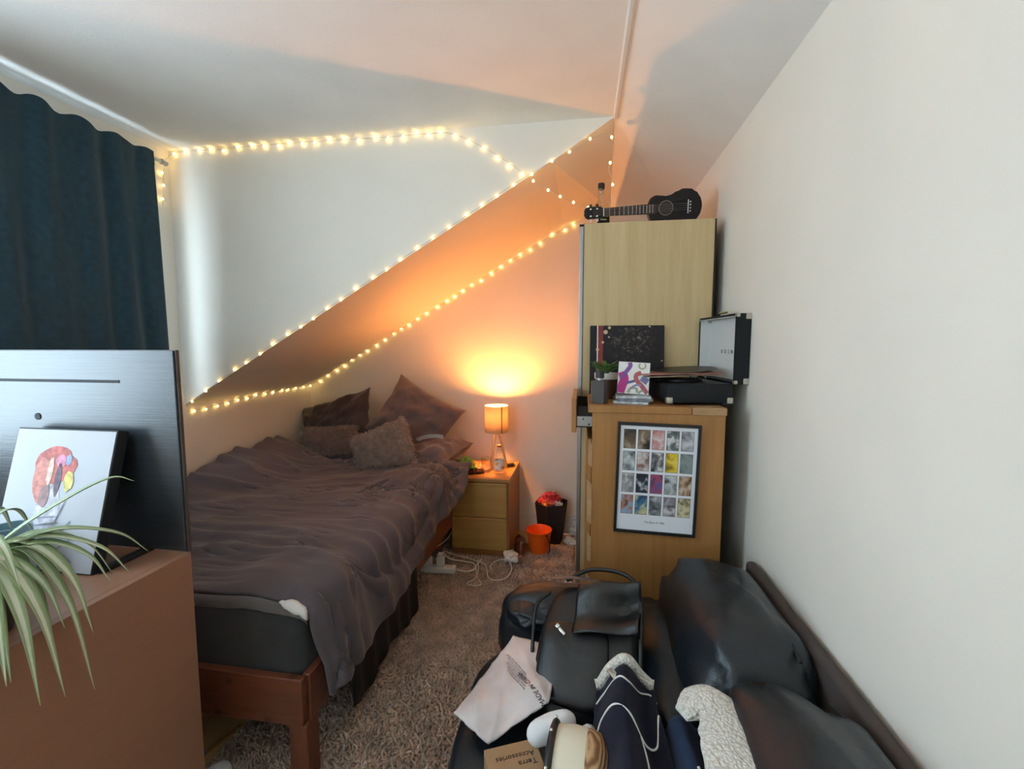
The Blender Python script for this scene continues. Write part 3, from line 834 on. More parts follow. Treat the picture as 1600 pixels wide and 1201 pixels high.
cord('white charging cable with a triangular loop on the rug', [(-.865, 2.59, .115), (-.86, 2.66, .12), (-.80, 2.74, .06), (-.72, 2.76, zf), (-.66, 2.72, zf), (-.63, 2.62, zf), (-.625, 2.52, zf), (-.66, 2.46, zf), (-.62, 2.44, zf), (-.575, 2.46, zf), (-.60, 2.51, zf), (-.625, 2.56, zf), (-.655, 2.68, zf), (-.635, 2.75, zf + .01), (-.65, 2.70, zf), (-.665, 2.64, zf)], .003)
cord('white charging cable curled in a round loop in front of the chest', [(-.66, 2.72, zf + .012), (-.605, 2.70, zf), (-.575, 2.62, zf), (-.545, 2.54, zf), (-.49, 2.52, zf), (-.44, 2.56, zf), (-.425, 2.66, zf), (-.455, 2.76, zf), (-.50, 2.785, zf), (-.545, 2.75, zf), (-.565, 2.69, zf), (-.55, 2.64, zf)], .0034)
cord('white lead running from the plugs up beside the bed', [(-.945, 2.59, .11), (-.95, 2.63, .13), (-.965, 2.70, .11), (-.94, 2.78, .10), (-.90, 2.84, .12), (-.885, 2.90, .15)], .0034)

# ------------------------------------------------------------------ curtain
cur = thing('curtain', 'navy blue blackout curtain drawn over the left window', 'curtain', (-2.12, 1.5, .42))
CUY0, CUY1 = 0.92, 2.00
def cfn(u, v):
    y = CUY0 + (CUY1 - CUY0) * u
    z = 2.395 - v * 1.95
    amp = .007 + .006 * v
    x = -2.125 + amp * math.sin(u * 46 + .7 * math.sin(v * 3)) * (.6 + .4 * nz(u * 7, v)) + .010 * nz(u * 20, v * 3)
    y += .035 * v * u
    z += (.012 * math.sin(u * 46 + 1) + .012 * nz(u * 14, 2)) * (1 - v) ** 6
    return Vector((x, y, z))
co = part('cloth', MB().grid(cfn, 190, 30), 'curtain_navy', cur, smooth='all')
sm = co.modifiers.new('thick', 'SOLIDIFY'); sm.thickness = .004
hd = MB().grid(lambda u, v: cfn(u, v * .035) + Vector((.006, 0, 0)), 190, 4)
part('heading', hd, 'curtain_navy', cur, smooth='all')
rod = thing('curtain_rod', 'grey metal curtain rod under the ceiling above the navy curtain', 'rod', (-2.155, 1.4, 2.385))
part('pole', MB().tube([(-2.165, .7, 2.385), (-2.165, 2.085, 2.385)], .010, 12), 'metal_grey', rod, smooth=True)
part('finial', MB().lathe([(.013, 0), (.015, .004), (.015, .03), (.012, .034)], 16, TR((-2.165, 2.083, 2.385), (-PI / 2, 0, 0))), 'metal_grey', rod, smooth=True)
for y in (.8, 2.04): part('bracket', MB().box(XL + .001, -2.16, y - .008, y + .008, 2.372, 2.384), 'metal_grey', rod)
for k in range(10):
    y = CUY0 + .05 + k * .108
    part('ring', MB().tube([(-2.165 + .014 * math.cos(a), y, 2.385 + .014 * math.sin(a)) for a in np.linspace(0, 2 * PI, 13)], .002, 5), 'metal_grey', rod)

# ------------------------------------------------------------------ chest under the television, television
SX0, SX1, SY0, SY1, SZ = -1.80, -1.103, .53, 1.075, .85
sb = thing('tv_chest', 'reddish brown chest carrying the television in the left foreground', 'chest', ((SX0 + SX1) / 2, (SY0 + SY1) / 2, 0))
part('end_panel', MB().box(SX1 - .022, SX1, SY0, SY1, 0, SZ - .0, bev=.0015), 'walnut_brown', sb)
part('end_panel', MB().box(SX0, SX0 + .022, SY0, SY1, 0, SZ - .0, bev=.0015), 'walnut_brown', sb)
wood('walnut_top', (0.31, 0.155, 0.098), (0.34, 0.175, 0.112), (2, 12, 12), 0.35, bs=0.03)
part('top', MB().box(SX0 + .022, SX1 - .022, SY0, SY1, SZ - .024, SZ, bev=.001), 'walnut_top', sb)
part('back_panel', MB().box(SX0 + .022, SX1 - .022, SY1 - .012, SY1 - .004, .06, SZ - .024), 'walnut_brown', sb)
part('plinth', MB().box(SX0 + .022, SX1 - .022, SY0 + .03, SY1 - .02, 0, .06), 'walnut_brown', sb)
for r_ in range(3):
    for c_ in range(2):
        x0 = SX0 + .025 + c_ * .327; z0 = .064 + r_ * .254
        dd = part('drawer', MB().box(x0, x0 + .321, SY0 + .002, SY0 + .02, z0, z0 + .248, bev=.002), 'walnut_top', sb)
        part('knob', MB().lathe([(.008, 0), (.008, .012), (.016, .018), (.014, .026)], 16, TR((x0 + .160, SY0 + .002, z0 + .124), (PI / 2, 0, 0))), 'metal_grey', dd, smooth=True)
def brushed():
    m, nt, b = _nt('tv_back')
    n = N(nt, 'ShaderNodeTexNoise', Scale=1.0, Detail=4.0, Roughness=.7)
    nt.links.new(coords(nt, (3, 3, 260)), n.inputs['Vector'])
    nt.links.new(ramp(nt, n.outputs['Fac'], [(.35, (.010, .013, .018)), (.65, (.030, .038, .048))]), b.inputs['Base Color'])
    b.inputs['Roughness'].default_value = .34
    b.inputs['Specular IOR Level'].default_value = .8
    bump(nt, b, n.outputs['Fac'], .25, .0015)
brushed()
TX0, TX1, TZ0, TZ1 = -2.14, -1.094, .862, 1.426
tv = thing('television', 'flat television seen from behind standing on the brown chest', 'television', ((TX0 + TX1) / 2, 1.065, SZ))
part('back_cover', MB().box(TX0, TX1 - .004, 1.054, 1.064, TZ0, TZ1, bev=.002), 'tv_back', tv)
plain('bezel_dark', (.10, .085, .085), .4, metal=.3)
part('bezel', MB().box(TX0, TX1, 1.060, 1.070, TZ0 - .002, TZ1 + .002, bev=.001), 'bezel_dark', tv)
plain('screen_black', (.008, .008, .01), .12, var=.02)
part('screen', MB().box(TX0 + .008, TX1 - .008, 1.0695, 1.0715, TZ0 + .012, TZ1 - .008), 'screen_black', tv)
part('vent_slot', MB().box(-1.96, -1.275, 1.0525, 1.056, 1.336, 1.344), 'black_matte', tv, label='long dark slot across the back')
part('screw_hole', MB().lathe([(.010, -.002), (.010, .002)], 16, TR((-1.562, 1.054, 1.235), (PI / 2, 0, 0))), 'black_matte', tv)
part('screw_hole', MB().lathe([(.010, -.002), (.010, .002)], 16, TR((-1.762, 1.054, 1.235), (PI / 2, 0, 0))), 'black_matte', tv)
for x in (-1.70, -1.23):
    part('foot', MB().box(x - .011, x + .011, .93, 1.17 if False else 1.073, SZ, SZ + .014, bev=.003).box(x - .009, x + .009, 1.045, 1.065, SZ + .012, TZ0 + .01), 'black_plastic', tv)

# canvas leaning on the television: a loose watercolour
cv = thing('canvas_picture', 'white canvas with red and yellow watercolour leaning on the television', 'picture', (-1.40, .95, SZ))
ang = math.atan2(.095, .36)
CVM = TR((-1.405, .918, SZ + .001)) @ Euler((-ang, 0, 0)).to_matrix().to_4x4()
part('canvas', MB().box(-.165, .165, 0, .030, 0, .372, mx=CVM, bev=.002), 'black_matte', cv, label='black painted canvas edge')
plain('canvas_white', (.48, .49, .53), .75, var=.02, bs=.15, bscale=500, bdist=.0006)
part('painted_face', MB().box(-.161, .161, -.0012, .001, .003, .368, mx=CVM), 'canvas_white', cv)
def blob(name, cx, cz, rx, rz, col, seed, d, rough=.7, a0=0):
    mt_ = plain('wash_' + name, col, rough, var=.35, vs=60)
    pts = []
    for k in range(22):
        a = 2 * PI * k / 22
        r = 1 + .22 * nz(math.cos(a) * 1.6 + seed, math.sin(a) * 1.6, seed)
        x, z = rx * r * math.cos(a), rz * r * math.sin(a)
        pts.append((cx + x * math.cos(a0) - z * math.sin(a0), cz + x * math.sin(a0) + z * math.cos(a0)))
    part('paint_' + name, MB().prism([(x, z) for x, z in pts], d, d + .0004, CVM @ Euler((PI / 2, 0, 0)).to_matrix().to_4x4()), mt_, cv)
blob('grey_wash', -.012, .155, .040, .060, (.52, .50, .54), 1, .0014)
blob('red_wash', -.015, .275, .068, .050, (.50, .13, .11), 2, .0016)
blob('red_light', -.050, .235, .028, .060, (.56, .22, .18), 3, .0019)
blob('dark_stroke', .004, .235, .010, .042, (.14, .09, .12), 5, .0022)
blob('pink_wash', .005, .285, .018, .016, (.62, .25, .36), 6, .0022)
blob('blue_wash', .028, .288, .010, .014, (.30, .38, .66), 7, .0022)
blob('cream_stroke', -.026, .255, .009, .040, (.66, .48, .40), 8, .0022)
blob('yellow_wash', .040, .232, .015, .028, (.60, .50, .16), 9, .0022)
blob('brown_stroke', -.030, .190, .016, .030, (.30, .18, .18), 11, .0024)
for k, (x, z, w, a) in enumerate(((-.02, .135, .045, .1), (-.01, .118, .045, .15), (.03, .15, .04, 1.2), (.05, .11, .03, .8), (.06, .07, .035, .6), (.075, .04, .03, -.5))):
    blob('ink_line', x, z, w, .0016, (.25, .24, .30), 20 + k, .0026, a0=a)

# objects beside the canvas
plain('glaze_blue', (.22, .36, .42), .3, var=.1)
jar = thing('blue_jar', 'pale blue glazed jar in front of the white canvas', 'jar', (-1.432, .885, SZ))
JT = TR((-1.432, .885, 0))
part('jar_body', MB().lathe([(.036, SZ + .001), (.040, SZ + .006), (.042, SZ + .10), (.040, SZ + .135), (.037, SZ + .135), (.036, SZ + .01), (.001, SZ + .008)], 28, JT), 'glaze_blue', jar, smooth=True)
part('jar_label', MB().lathe([(.0415, SZ + .02), (.0425, SZ + .05)], 28, JT, cap=False), 'canvas_white', jar, smooth='all')
plain('cap_navy', (.020, .035, .055), .8, var=.15, sheen=.3)
cap = thing('baseball_cap', 'dark blue cap with curved peak beside the spider plant', 'cap', (-1.50, .80, SZ))
part('crown', MB().superbox((.085, .09, .15), (2.2, 2), (24, 14), TR((-1.53, .80, SZ + .0)), lambda p: Vector((p.x, p.y, max(p.z, 0) + .001))), 'cap_navy', cap, smooth='all')
pk = part('peak', MB().grid(lambda u, v: Vector((-1.50 + .16 * v, .80 + (u - .5) * .17 * (1 - .35 * v * v), SZ + .155 - .05 * (2 * u - 1) ** 2 - .015 * v)), 16, 10), 'cap_navy', cap, smooth='all')
pk.modifiers.new('thick', 'SOLIDIFY').thickness = .004

# spider plant in a dark pot
plain('pot_dark', (.022, .028, .034), .45, var=.2)
pp = thing('spider_plant', 'variegated spider plant in a dark pot trailing over the brown chest', 'plant', (-1.215, .67, SZ))
PTt = TR((-1.215, .67, 0))
pot = part('pot', MB().lathe([(.058, SZ + .001), (.062, SZ + .004), (.083, SZ + .115), (.088, SZ + .12), (.088, SZ + .135), (.082, SZ + .135), (.078, SZ + .12)], 32, PTt), 'pot_dark', pp, smooth=True)
plain('soil', (.03, .02, .015), .95, var=.4, bs=.5, bscale=120)
part('soil', MB().lathe([(.079, SZ + .112), (.05, SZ + .118), (.001, SZ + .12)], 24, PTt, cap=False), 'soil', pp)
def leaf_mat(name, edge, mid):
    m, nt, b = _nt(name)
    at_ = N(nt, 'ShaderNodeAttribute'); at_.attribute_name = 'across'
    n = N(nt, 'ShaderNodeTexNoise', Scale=60.0); nt.links.new(coords(nt), n.inputs['Vector'])
    ad = N(nt, 'ShaderNodeMath', operation='MULTIPLY_ADD'); ad.inputs[1].default_value = .22
    nt.links.new(n.outputs['Fac'], ad.inputs[0]); nt.links.new(at_.outputs['Fac'], ad.inputs[2])
    nt.links.new(ramp(nt, ad.outputs[0], [(.30, mid), (.42, mid), (.60, edge), (.95, edge)]), b.inputs['Base Color'])
    b.inputs['Roughness'].default_value = .45
    b.inputs['Transmission Weight'].default_value = 0
leaf_mat('leaf_variegated', (.32, .42, .23), (.72, .78, .62))
leaf_mat('leaf_green', (.05, .12, .025), (.09, .19, .04))
def leaf(pts, w, mat, parent, seed=0, up=(0, 0, 1), name='leaf'):
    P = spline(pts, 7) if len(pts) > 3 else bez(*pts, n=16)
    n = len(P); vs = []; fs = []; ac = []
    for i, p in enumerate(P):
        t = i / (n - 1)
        d = (P[min(i + 1, n - 1)] - P[max(i - 1, 0)]).normalized()
        sdir = d.cross(Vector(up))
        if sdir.length < .05: sdir = Vector((0, 1, 0))
        sdir.normalize(); nrm = sdir.cross(d)
        ww = w * (math.sin(PI * min(1, .12 + t * .88)) ** .55) * (1 - t ** 4 * .85) + .0006
        for k in range(5):
            c = (k - 2) / 2
            vs.append(p + sdir * ww / 2 * c + nrm * ww * .22 * abs(c)); ac.append(abs(c))
    for i in range(n - 1):
        for k in range(4): fs.append((i * 5 + k, i * 5 + k + 1, (i + 1) * 5 + k + 1, (i + 1) * 5 + k))
    mb = MB().add(vs, fs)
    me = mb.mesh(name, mat, rootloc(parent), 'all')
    at_ = me.attributes.new('across', 'FLOAT', 'POINT'); at_.data.foreach_set('value', ac)
    o = part(name, me, None, parent)
    o.modifiers.new('thick', 'SOLIDIFY').thickness = .0008
B0 = Vector((-1.205, .675, SZ + .12))
tips = [((-1.04, .615, .815), .05, .022), ((-1.03, .655, .745), .07, .024), ((-1.02, .69, .735), .10, .026), ((-1.03, .75, .702), .09, .026), ((-1.03, .757, .825), .10, .028),
        ((-1.02, .835, .92), .12, .022), ((-1.03, .89, .945), .13, .020), ((-1.03, .80, .915), .10, .022), ((-1.06, .71, .78), .11, .026), ((-1.07, .78, .86), .12, .026),
        ((-1.07, .64, .80), .07, .024), ((-1.05, .60, .84), .08, .022), ((-1.10, .86, .90), .12, .02), ((-1.05, .72, .86), .08, .024)]
for i, (t, h, w) in enumerate(tips):
    T = Vector(t); b_ = B0 + Vector((.02 * math.sin(i * 2.1), .02 * math.cos(i * 1.7), 0))
    mid = b_.lerp(T, .5); mid.z = max(b_.z, T.z) + h * .55
    m2_ = b_.lerp(T, .82); m2_.z = T.z + (mid.z - T.z) * .62
    leaf([b_, b_.lerp(mid, .5) + Vector((0, 0, .02)), mid, m2_, T], w * 1.25, 'leaf_variegated', pp, i)
leaf([B0, (-1.17, .72, 1.045), (-1.12, .80, 1.105), (-1.075, .855, 1.135), (-1.045, .88, 1.122)], .018, 'leaf_variegated', pp, 77)
for i in range(16):
    a = 2.0 + i * .27; L = rng.uniform(.14, .24)
    d = Vector((math.cos(a), math.sin(a), 0))
    leaf([B0 + d * .015, B0 + d * L * .35 + Vector((0, 0, .10)), B0 + d * L * .75 + Vector((0, 0, .10)), B0 + d * L + Vector((0, 0, .03))], rng.uniform(.016, .024), 'leaf_variegated', pp, 90 + i)
# small mossy plant behind it
mp_ = thing('small_fern', 'small dense green plant in a pot behind the spider plant', 'plant', (-1.36, .74, SZ))
part('pot', MB().lathe([(.040, SZ + .001), (.052, SZ + .075), (.055, SZ + .085), (.05, SZ + .085), (.047, SZ + .075)], 24, TR((-1.36, .74, 0))), 'pot_dark', mp_, smooth=True)
for i in range(34):
    a = rng.uniform(0, 2 * PI); r = rng.uniform(.03, .075); z = rng.uniform(.10, .17)
    c = Vector((-1.36, .74, SZ + .075))
    leaf([c, c + Vector((math.cos(a) * r * .4, math.sin(a) * r * .4, z * .8 - .04)), c + Vector((math.cos(a) * r, math.sin(a) * r, z - .075))], .018, 'leaf_green', mp_, i)

# ------------------------------------------------------------------ wardrobe
wd = thing('wardrobe', 'tall light oak wardrobe with grey framed sliding doors, ukulele on top', 'wardrobe', (.28, 2.7, 0))
WX0, WX1, WYa, WYb, WZ = -.003, .571, 2.13, 3.30, 1.995
mb = MB().box(WX0, WX1 - .006, WYa, WYa + .02, .0, WZ, bev=.001)
part('side_panel', mb, 'oak_light', wd)
part('side_panel', MB().box(WX0, WX1 - .006, WYb - .02, WYb, .0, WZ, bev=.001), 'oak_light', wd)
part('top_panel', MB().box(WX0, WX1 - .006, WYa + .02, WYb - .02, WZ - .025, WZ - .003), 'oak_light', wd)
part('bottom_panel', MB().box(WX0, WX1 - .006, WYa + .02, WYb - .02, .06, .085), 'oak_light', wd)
plain('board_dark', (.018, .014, .012), .7)
part('back_panel', MB().box(WX1 - .006, WX1, WYa - .002, WYb, .0, WZ - .002), 'board_dark', wd)
for k in range(2):
    y0 = WYa + .002 + k * .58
    xo = -.022 if k == 0 else -.012
    d_ = part('sliding_door', MB().box(xo + .002, xo + .007, y0 + .03, y0 + .56, .05, WZ - .03), 'oak_light', wd)
    part('door_stile', MB().box(xo, xo + .018, y0, y0 + .032, .03, WZ - .012, bev=.002), 'metal_grey', d_)
    part('door_stile', MB().box(xo, xo + .018, y0 + .558, y0 + .59, .03, WZ - .012, bev=.002), 'metal_grey', d_)
part('door_track', MB().box(-.024, -.004, WYa + .004, WYb, WZ - .012, WZ - .002), 'black_matte', wd)
part('edge_strip', MB().box(-.0045, -.0025, WYa - .001, WYa + .02, .0, WZ), 'black_matte', wd)

# bottle and ukulele on top of it
glass('bottle_glass', (.90, .92, .90), .02, .72)
bo = thing('spirit_bottle', 'clear square-shouldered spirit bottle with black cap behind the ukulele head', 'bottle', (.078, 2.33, WZ))
OT = TR((.078, 2.33, WZ + .001), (0, 0, .3))
def sq(r, k=6):
    pts = []
    for i in range(24):
        a = 2 * PI * i / 24; c, s_ = math.cos(a), math.sin(a)
        q = (abs(c) ** k + abs(s_) ** k) ** (-1 / k); pts.append((r * q * c, r * q * s_))
    return pts
mb = MB(); prof = [(.034, 0, 6), (.037, .004, 6), (.037, .115, 6), (.033, .135, 4), (.018, .155, 2), (.0135, .165, 2), (.0135, .205, 2), (.0155, .207, 2), (.0155, .215, 2)]
vs = []; fs = []
for r, z, k in prof: vs += [OT @ Vector((x, y, z)) for x, y in sq(r, k)]
for j in range(len(prof) - 1):
    for i in range(24): fs.append((j * 24 + i, j * 24 + (i + 1) % 24, (j + 1) * 24 + (i + 1) % 24, (j + 1) * 24 + i))
fs += [tuple(range(24))[::-1], tuple(range(192, 216))]
part('bottle_body', MB().add(vs, fs), 'bottle_glass', bo, smooth=50)
part('bottle_cap', MB().lathe([(.0165, .213), (.0165, .238), (.015, .240)], 18, OT), 'black_plastic', bo, smooth=True)
part('bottle_label', MB().box(-.031, .031, -.039, -.0375, .02, .10, mx=OT), 'black_matte', bo)
part('label_lettering', MB().box(-.022, .022, -.0397, -.039, .072, .077, mx=OT).box(-.015, .015, -.0397, -.039, .055, .059, mx=OT), 'white_plastic', bo)

uk = thing('ukulele', 'black ukulele lying on its side on top of the wardrobe', 'ukulele', (.27, 2.2, WZ))
plain('uke_black', (.008, .006, .006), .38, var=.2, spec=.3)
plain('uke_rosewood', (.035, .018, .012), .5, var=.2)
# local frame: X along the neck from tail to head, Y across, Z out of the face
ux = Vector((-1, 0, -.022)).normalized(); uz = Vector((0, -.985, -.17)).normalized(); uy = uz.cross(ux).normalized()
UM = Matrix((ux, uy, uz)).transposed().to_4x4(); UM.translation = Vector((.527, 2.215, WZ + .0805))
def body_w(t):   # half width along the body, t = 0 tail .. 1 neck joint
    P = [(0, 0), (.03, .035), (.10, .060), (.22, .077), (.36, .079), (.48, .068), (.60, .054), (.68, .052), (.78, .056), (.88, .058), (.95, .048), (.985, .030), (1, .012)]
    for (a, p), (b_, q) in zip(P, P[1:]):
        if t <= b_:
            f = (t - a) / (b_ - a); return p + (q - p) * (f * f * (3 - 2 * f) if .1 < t < .9 else f ** .6 if t < .05 else f)
    return 0
BL = .238
ts = [0, .004, .012, .03, .06, .1, .15, .2, .26, .32, .38, .44, .5, .56, .62, .68, .74, .8, .86, .91, .95, .975, .99, 1]
outl = [(t * BL, body_w(t)) for t in ts] + [(t * BL, -body_w(t)) for t in reversed(ts[1:-1])]
part('body', MB().prism(outl, -.055, 0, UM), 'uke_black', uk, smooth=35)
def ringpts(r, cx, z, n=32): return [UM @ Vector((cx + r * math.cos(a), r * math.sin(a), z)) for a in np.linspace(0, 2 * PI, n + 1)]
part('sound_hole', MB().lathe([(.026, .0002), (.026, .0006)], 28, UM @ TR((.158, 0, 0))), 'uke_rosewood', uk)
plain('inlay_cream', (.45, .38, .28), .5)
part('rosette', MB().tube(ringpts(.031, .158, .0008), .0011, 5), 'inlay_cream', uk)
part('bridge', MB().box(.050, .066, -.030, .030, 0, .006, mx=UM, bev=.001), 'uke_black', uk)
part('saddle', MB().box(.060, .063, -.030, .030, .005, .008, mx=UM), 'white_plastic', uk)
mb = MB()
for y in (-.02, -.007, .007, .02): mb.lathe([(.003, .006), (.003, .008)], 10, UM @ TR((.052, y, 0)))
part('bridge_pins', mb, 'white_plastic', uk)
part('neck', MB().prism([(.225, -.022), (.44, -.017), (.44, .017), (.225, .022)], -.018, .003, UM), 'uke_black', uk)
part('fretboard', MB().prism([(.205, -.022), (.438, -.017), (.438, .017), (.205, .022)], .0005, .0045, UM), 'uke_rosewood', uk)
mb = MB()
for k in range(12):
    x = .438 - .232 * (1 - 2 ** (-(k + 1) / 12)) * 1.9
    mb.box(x - .0007, x + .0007, -.0185, .0185, .0045, .0055, mx=UM)
part('frets', mb, 'metal_chrome', uk)
part('nut', MB().box(.438, .442, -.018, .018, 0, .007, mx=UM), 'white_plastic', uk)
hp_ = [(.442, -.017), (.455, -.026), (.515, -.028), (.527, -.020), (.533, -.006), (.530, 0), (.533, .006), (.527, .020), (.515, .028), (.455, .026), (.442, .017)]
part('headstock', MB().prism(hp_, -.012, .001, UM), 'uke_black', uk)
for x in (.470, .500):
    for sy in (-1, 1):
        pgm = MB().lathe([(.0045, .001), (.0045, .008), (.003, .009)], 12, UM @ TR((x, sy * .016, 0)))
        tp = part('tuner', pgm, 'metal_chrome', uk, smooth=True)
        part('tuner_button', MB().box(x - .006, x + .006, sy * .031 - .008, sy * .031 + .008, -.012, -.004, mx=UM, bev=.002), 'white_plastic' if sy > 0 else 'black_plastic', tp, smooth=30)
for y in (-.0105, -.0035, .0035, .0105):
    part('string', MB().tube([UM @ Vector((.062, y * 1.3, .0082)), UM @ Vector((.44, y, .0072)), UM @ Vector((.49, y * 1.4, .004))], .0006, 4), 'metal_grey', uk)

# ------------------------------------------------------------------ chest of drawers seen from its side
KX0, KX1, KY0, KY1, KZ = .038, .513, 1.70, 2.115, 1.215
dr = thing('chest_of_drawers', 'warm oak chest of drawers seen side-on with its top drawer open', 'chest', (.28, 1.9, 0))
part('side_panel', MB().box(KX0, KX1, KY0, KY0 + .02, 0, KZ - .028, bev=.001), 'oak_warm', dr)
part('side_panel', MB().box(KX0, KX1, KY1 - .02, KY1, 0, KZ - .028, bev=.001), 'oak_warm', dr)
part('back_panel', MB().box(KX1 - .008, KX1 - .002, KY0 + .02, KY1 - .02, .03, KZ - .03), 'board_dark', dr)
part('worktop', MB().box(KX0 - .016, .395, KY0 - .004, KY1, KZ - .028, KZ, bev=.003), 'oak_warm', dr)
wood('oak_worn', (.36, .20, .09), (.50, .31, .16), (2, 9, 9), .55)
part('worktop_end', MB().box(.396, KX1 + .004, KY0 - .004, KY1, KZ - .030, KZ - .001, bev=.004), 'oak_worn', dr, label='paler patched end of the worktop')
part('base_panel', MB().box(KX0 + .01, KX1 - .01, KY0 + .02, KY1 - .02, .03, .05), 'oak_warm', dr)
# upper drawer pulled out to the left
d0 = part('drawer', MB().box(-.040, -.022, KY0 + .004, KY1 - .004, 1.108, 1.238, bev=.002), 'oak_warm', dr)
part('drawer_side', MB().box(-.022, KX1 - .15, KY0 + .030, KY0 + .042, 1.125, 1.205), 'board_dark', d0)
part('drawer_side', MB().box(-.022, KX1 - .15, KY1 - .042, KY1 - .030, 1.125, 1.205), 'board_dark', d0)
part('drawer_bottom', MB().box(-.022, KX1 - .15, KY0 + .042, KY1 - .042, 1.122, 1.128), 'board_dark', d0)
part('drawer_runner', MB().box(-.020, .10, KY0 + .021, KY0 + .030, 1.130, 1.168, bev=.001).box(-.020, .10, KY0 + .0195, KY0 + .022, 1.146, 1.150), 'metal_grey', d0, label='grey metal drawer runner')
mb = MB()
for x, z in ((.004, 1.158), (.026, 1.138)): mb.lathe([(.0035, -.001), (.0035, .001)], 10, TR((x, KY0 + .0205, z), (PI / 2, 0, 0)))
part('screws', mb, 'black_matte', d0)
for k in range(4):
    z0 = .06 + k * .258
    part('drawer', MB().box(KX0 - .018, KX0 - .001, KY0 + .004, KY1 - .004, z0, z0 + .25, bev=.002), 'oak_warm', dr)
for k, (z, h) in enumerate(((1.03, .11), (.84, .18), (.66, .12), (.48, .15))):
    mb = MB(); mb.add([(KX0 - .012 - .006 * (k % 2), KY0 - .001, z + h / 2), (KX0 + .002, KY0 - .0015, z + h / 2 - .02), (KX0 + .002, KY0 - .0015, z - h / 2), (KX0 - .014, KY0 - .001, z - h / 2 + .015)], [(0, 1, 2, 3)])
    vo_ = part('veneer_strip', mb, 'oak_worn', dr); vo_.modifiers.new('t', 'SOLIDIFY').thickness = .001

# framed poster on its side
pf = thing('framed_poster', 'black framed poster of twenty small film stills on the oak chest', 'poster', (.276, 1.69, .73))
FM = TR((.2765, 1.6985, .942)) @ Euler((0, math.radians(1.3), 0)).to_matrix().to_4x4()
FW, FH = .148, .211
mb = MB()
for (x0, x1, z0, z1) in ((-FW, FW, FH - .011, FH), (-FW, FW, -FH, -FH + .011), (-FW, -FW + .010, -FH + .011, FH - .011), (FW - .010, FW, -FH + .011, FH - .011)): mb.box(x0, x1, -.012, 0, z0, z1, mx=FM)
part('frame', mb, 'black_plastic', pf)
plain('poster_paper', (.78, .80, .86), .5, var=.01)
part('poster_sheet', MB().box(-FW + .010, FW - .010, -.006, -.001, -FH + .011, FH - .011, mx=FM), 'poster_paper', pf)
def still_mat(i, cols, sc):
    m, nt, b = _nt('still_print_%d' % i)
    mp = coords(nt)
    n = N(nt, 'ShaderNodeTexNoise', Scale=sc, Detail=2.0, Distortion=.8); nt.links.new(mp, n.inputs['Vector'])
    k = len(cols); nt.links.new(ramp(nt, n.outputs['Fac'], [(.32 + .36 * j / (k - 1), c) for j, c in enumerate(cols)]), b.inputs['Base Color'])
    b.inputs['Roughness'].default_value = .5
    return m
SP = [[(.03, .03, .03), (.14, .09, .05), (.30, .24, .16)], [(.02, .015, .01), (.25, .17, .12), (.70, .62, .55)], [(.45, .15, .14), (.60, .33, .33), (.65, .62, .64)], [(.06, .07, .07), (.14, .16, .16), (.60, .62, .64)], [(.10, .10, .12), (.45, .46, .50), (.62, .64, .70)],
      [(.05, .06, .07), (.35, .38, .40), (.60, .63, .65)], [(.22, .10, .08), (.52, .45, .45), (.66, .67, .70)], [(.02, .02, .025), (.18, .17, .18), (.62, .63, .66)], [(.25, .14, .01), (.70, .50, .03), (.78, .62, .12)], [(.10, .14, .15), (.20, .26, .26), (.24, .30, .29)],
      [(.10, .10, .11), (.30, .31, .33), (.60, .62, .64)], [(.005, .006, .012), (.02, .03, .06), (.50, .52, .55)], [(.02, .05, .20), (.40, .05, .07), (.05, .10, .32)], [(.05, .06, .06), (.40, .43, .44), (.62, .65, .66)], [(.10, .05, .03), (.40, .24, .14), (.60, .55, .50)],
      [(.10, .04, .03), (.40, .20, .16), (.22, .40, .60)], [(.01, .02, .05), (.05, .16, .28), (.60, .55, .25)], [(.03, .035, .04), (.14, .15, .17), (.55, .57, .60)], [(.06, .04, .05), (.28, .26, .29), (.58, .59, .62)], [(.06, .05, .03), (.55, .48, .28), (.70, .64, .45)]]
for r_ in range(4):
    for c_ in range(5):
        i = r_ * 5 + c_
        cx = (c_ - 2) * .0515; cz = FH - .062 - r_ * .0835
        mm = still_mat(i, SP[i], 20 + 5 * (i % 4))
        bo_ = part('still_border', MB().box(cx - .0222, cx + .0222, -.0066, -.006, cz - .0368, cz + .0368, mx=FM), 'bezel_dark', pf)
        part('film_still', MB().box(cx - .0207, cx + .0207, -.0071, -.0062, cz - .0353, cz + .0353, mx=FM), mm, bo_)
part('caption', text_mb('The Best of 1980', .0105, FM @ TR((0, -.0062, -FH + .044)) @ Euler((PI / 2, 0, 0)).to_matrix().to_4x4(), .0002), 'black_plastic', pf)

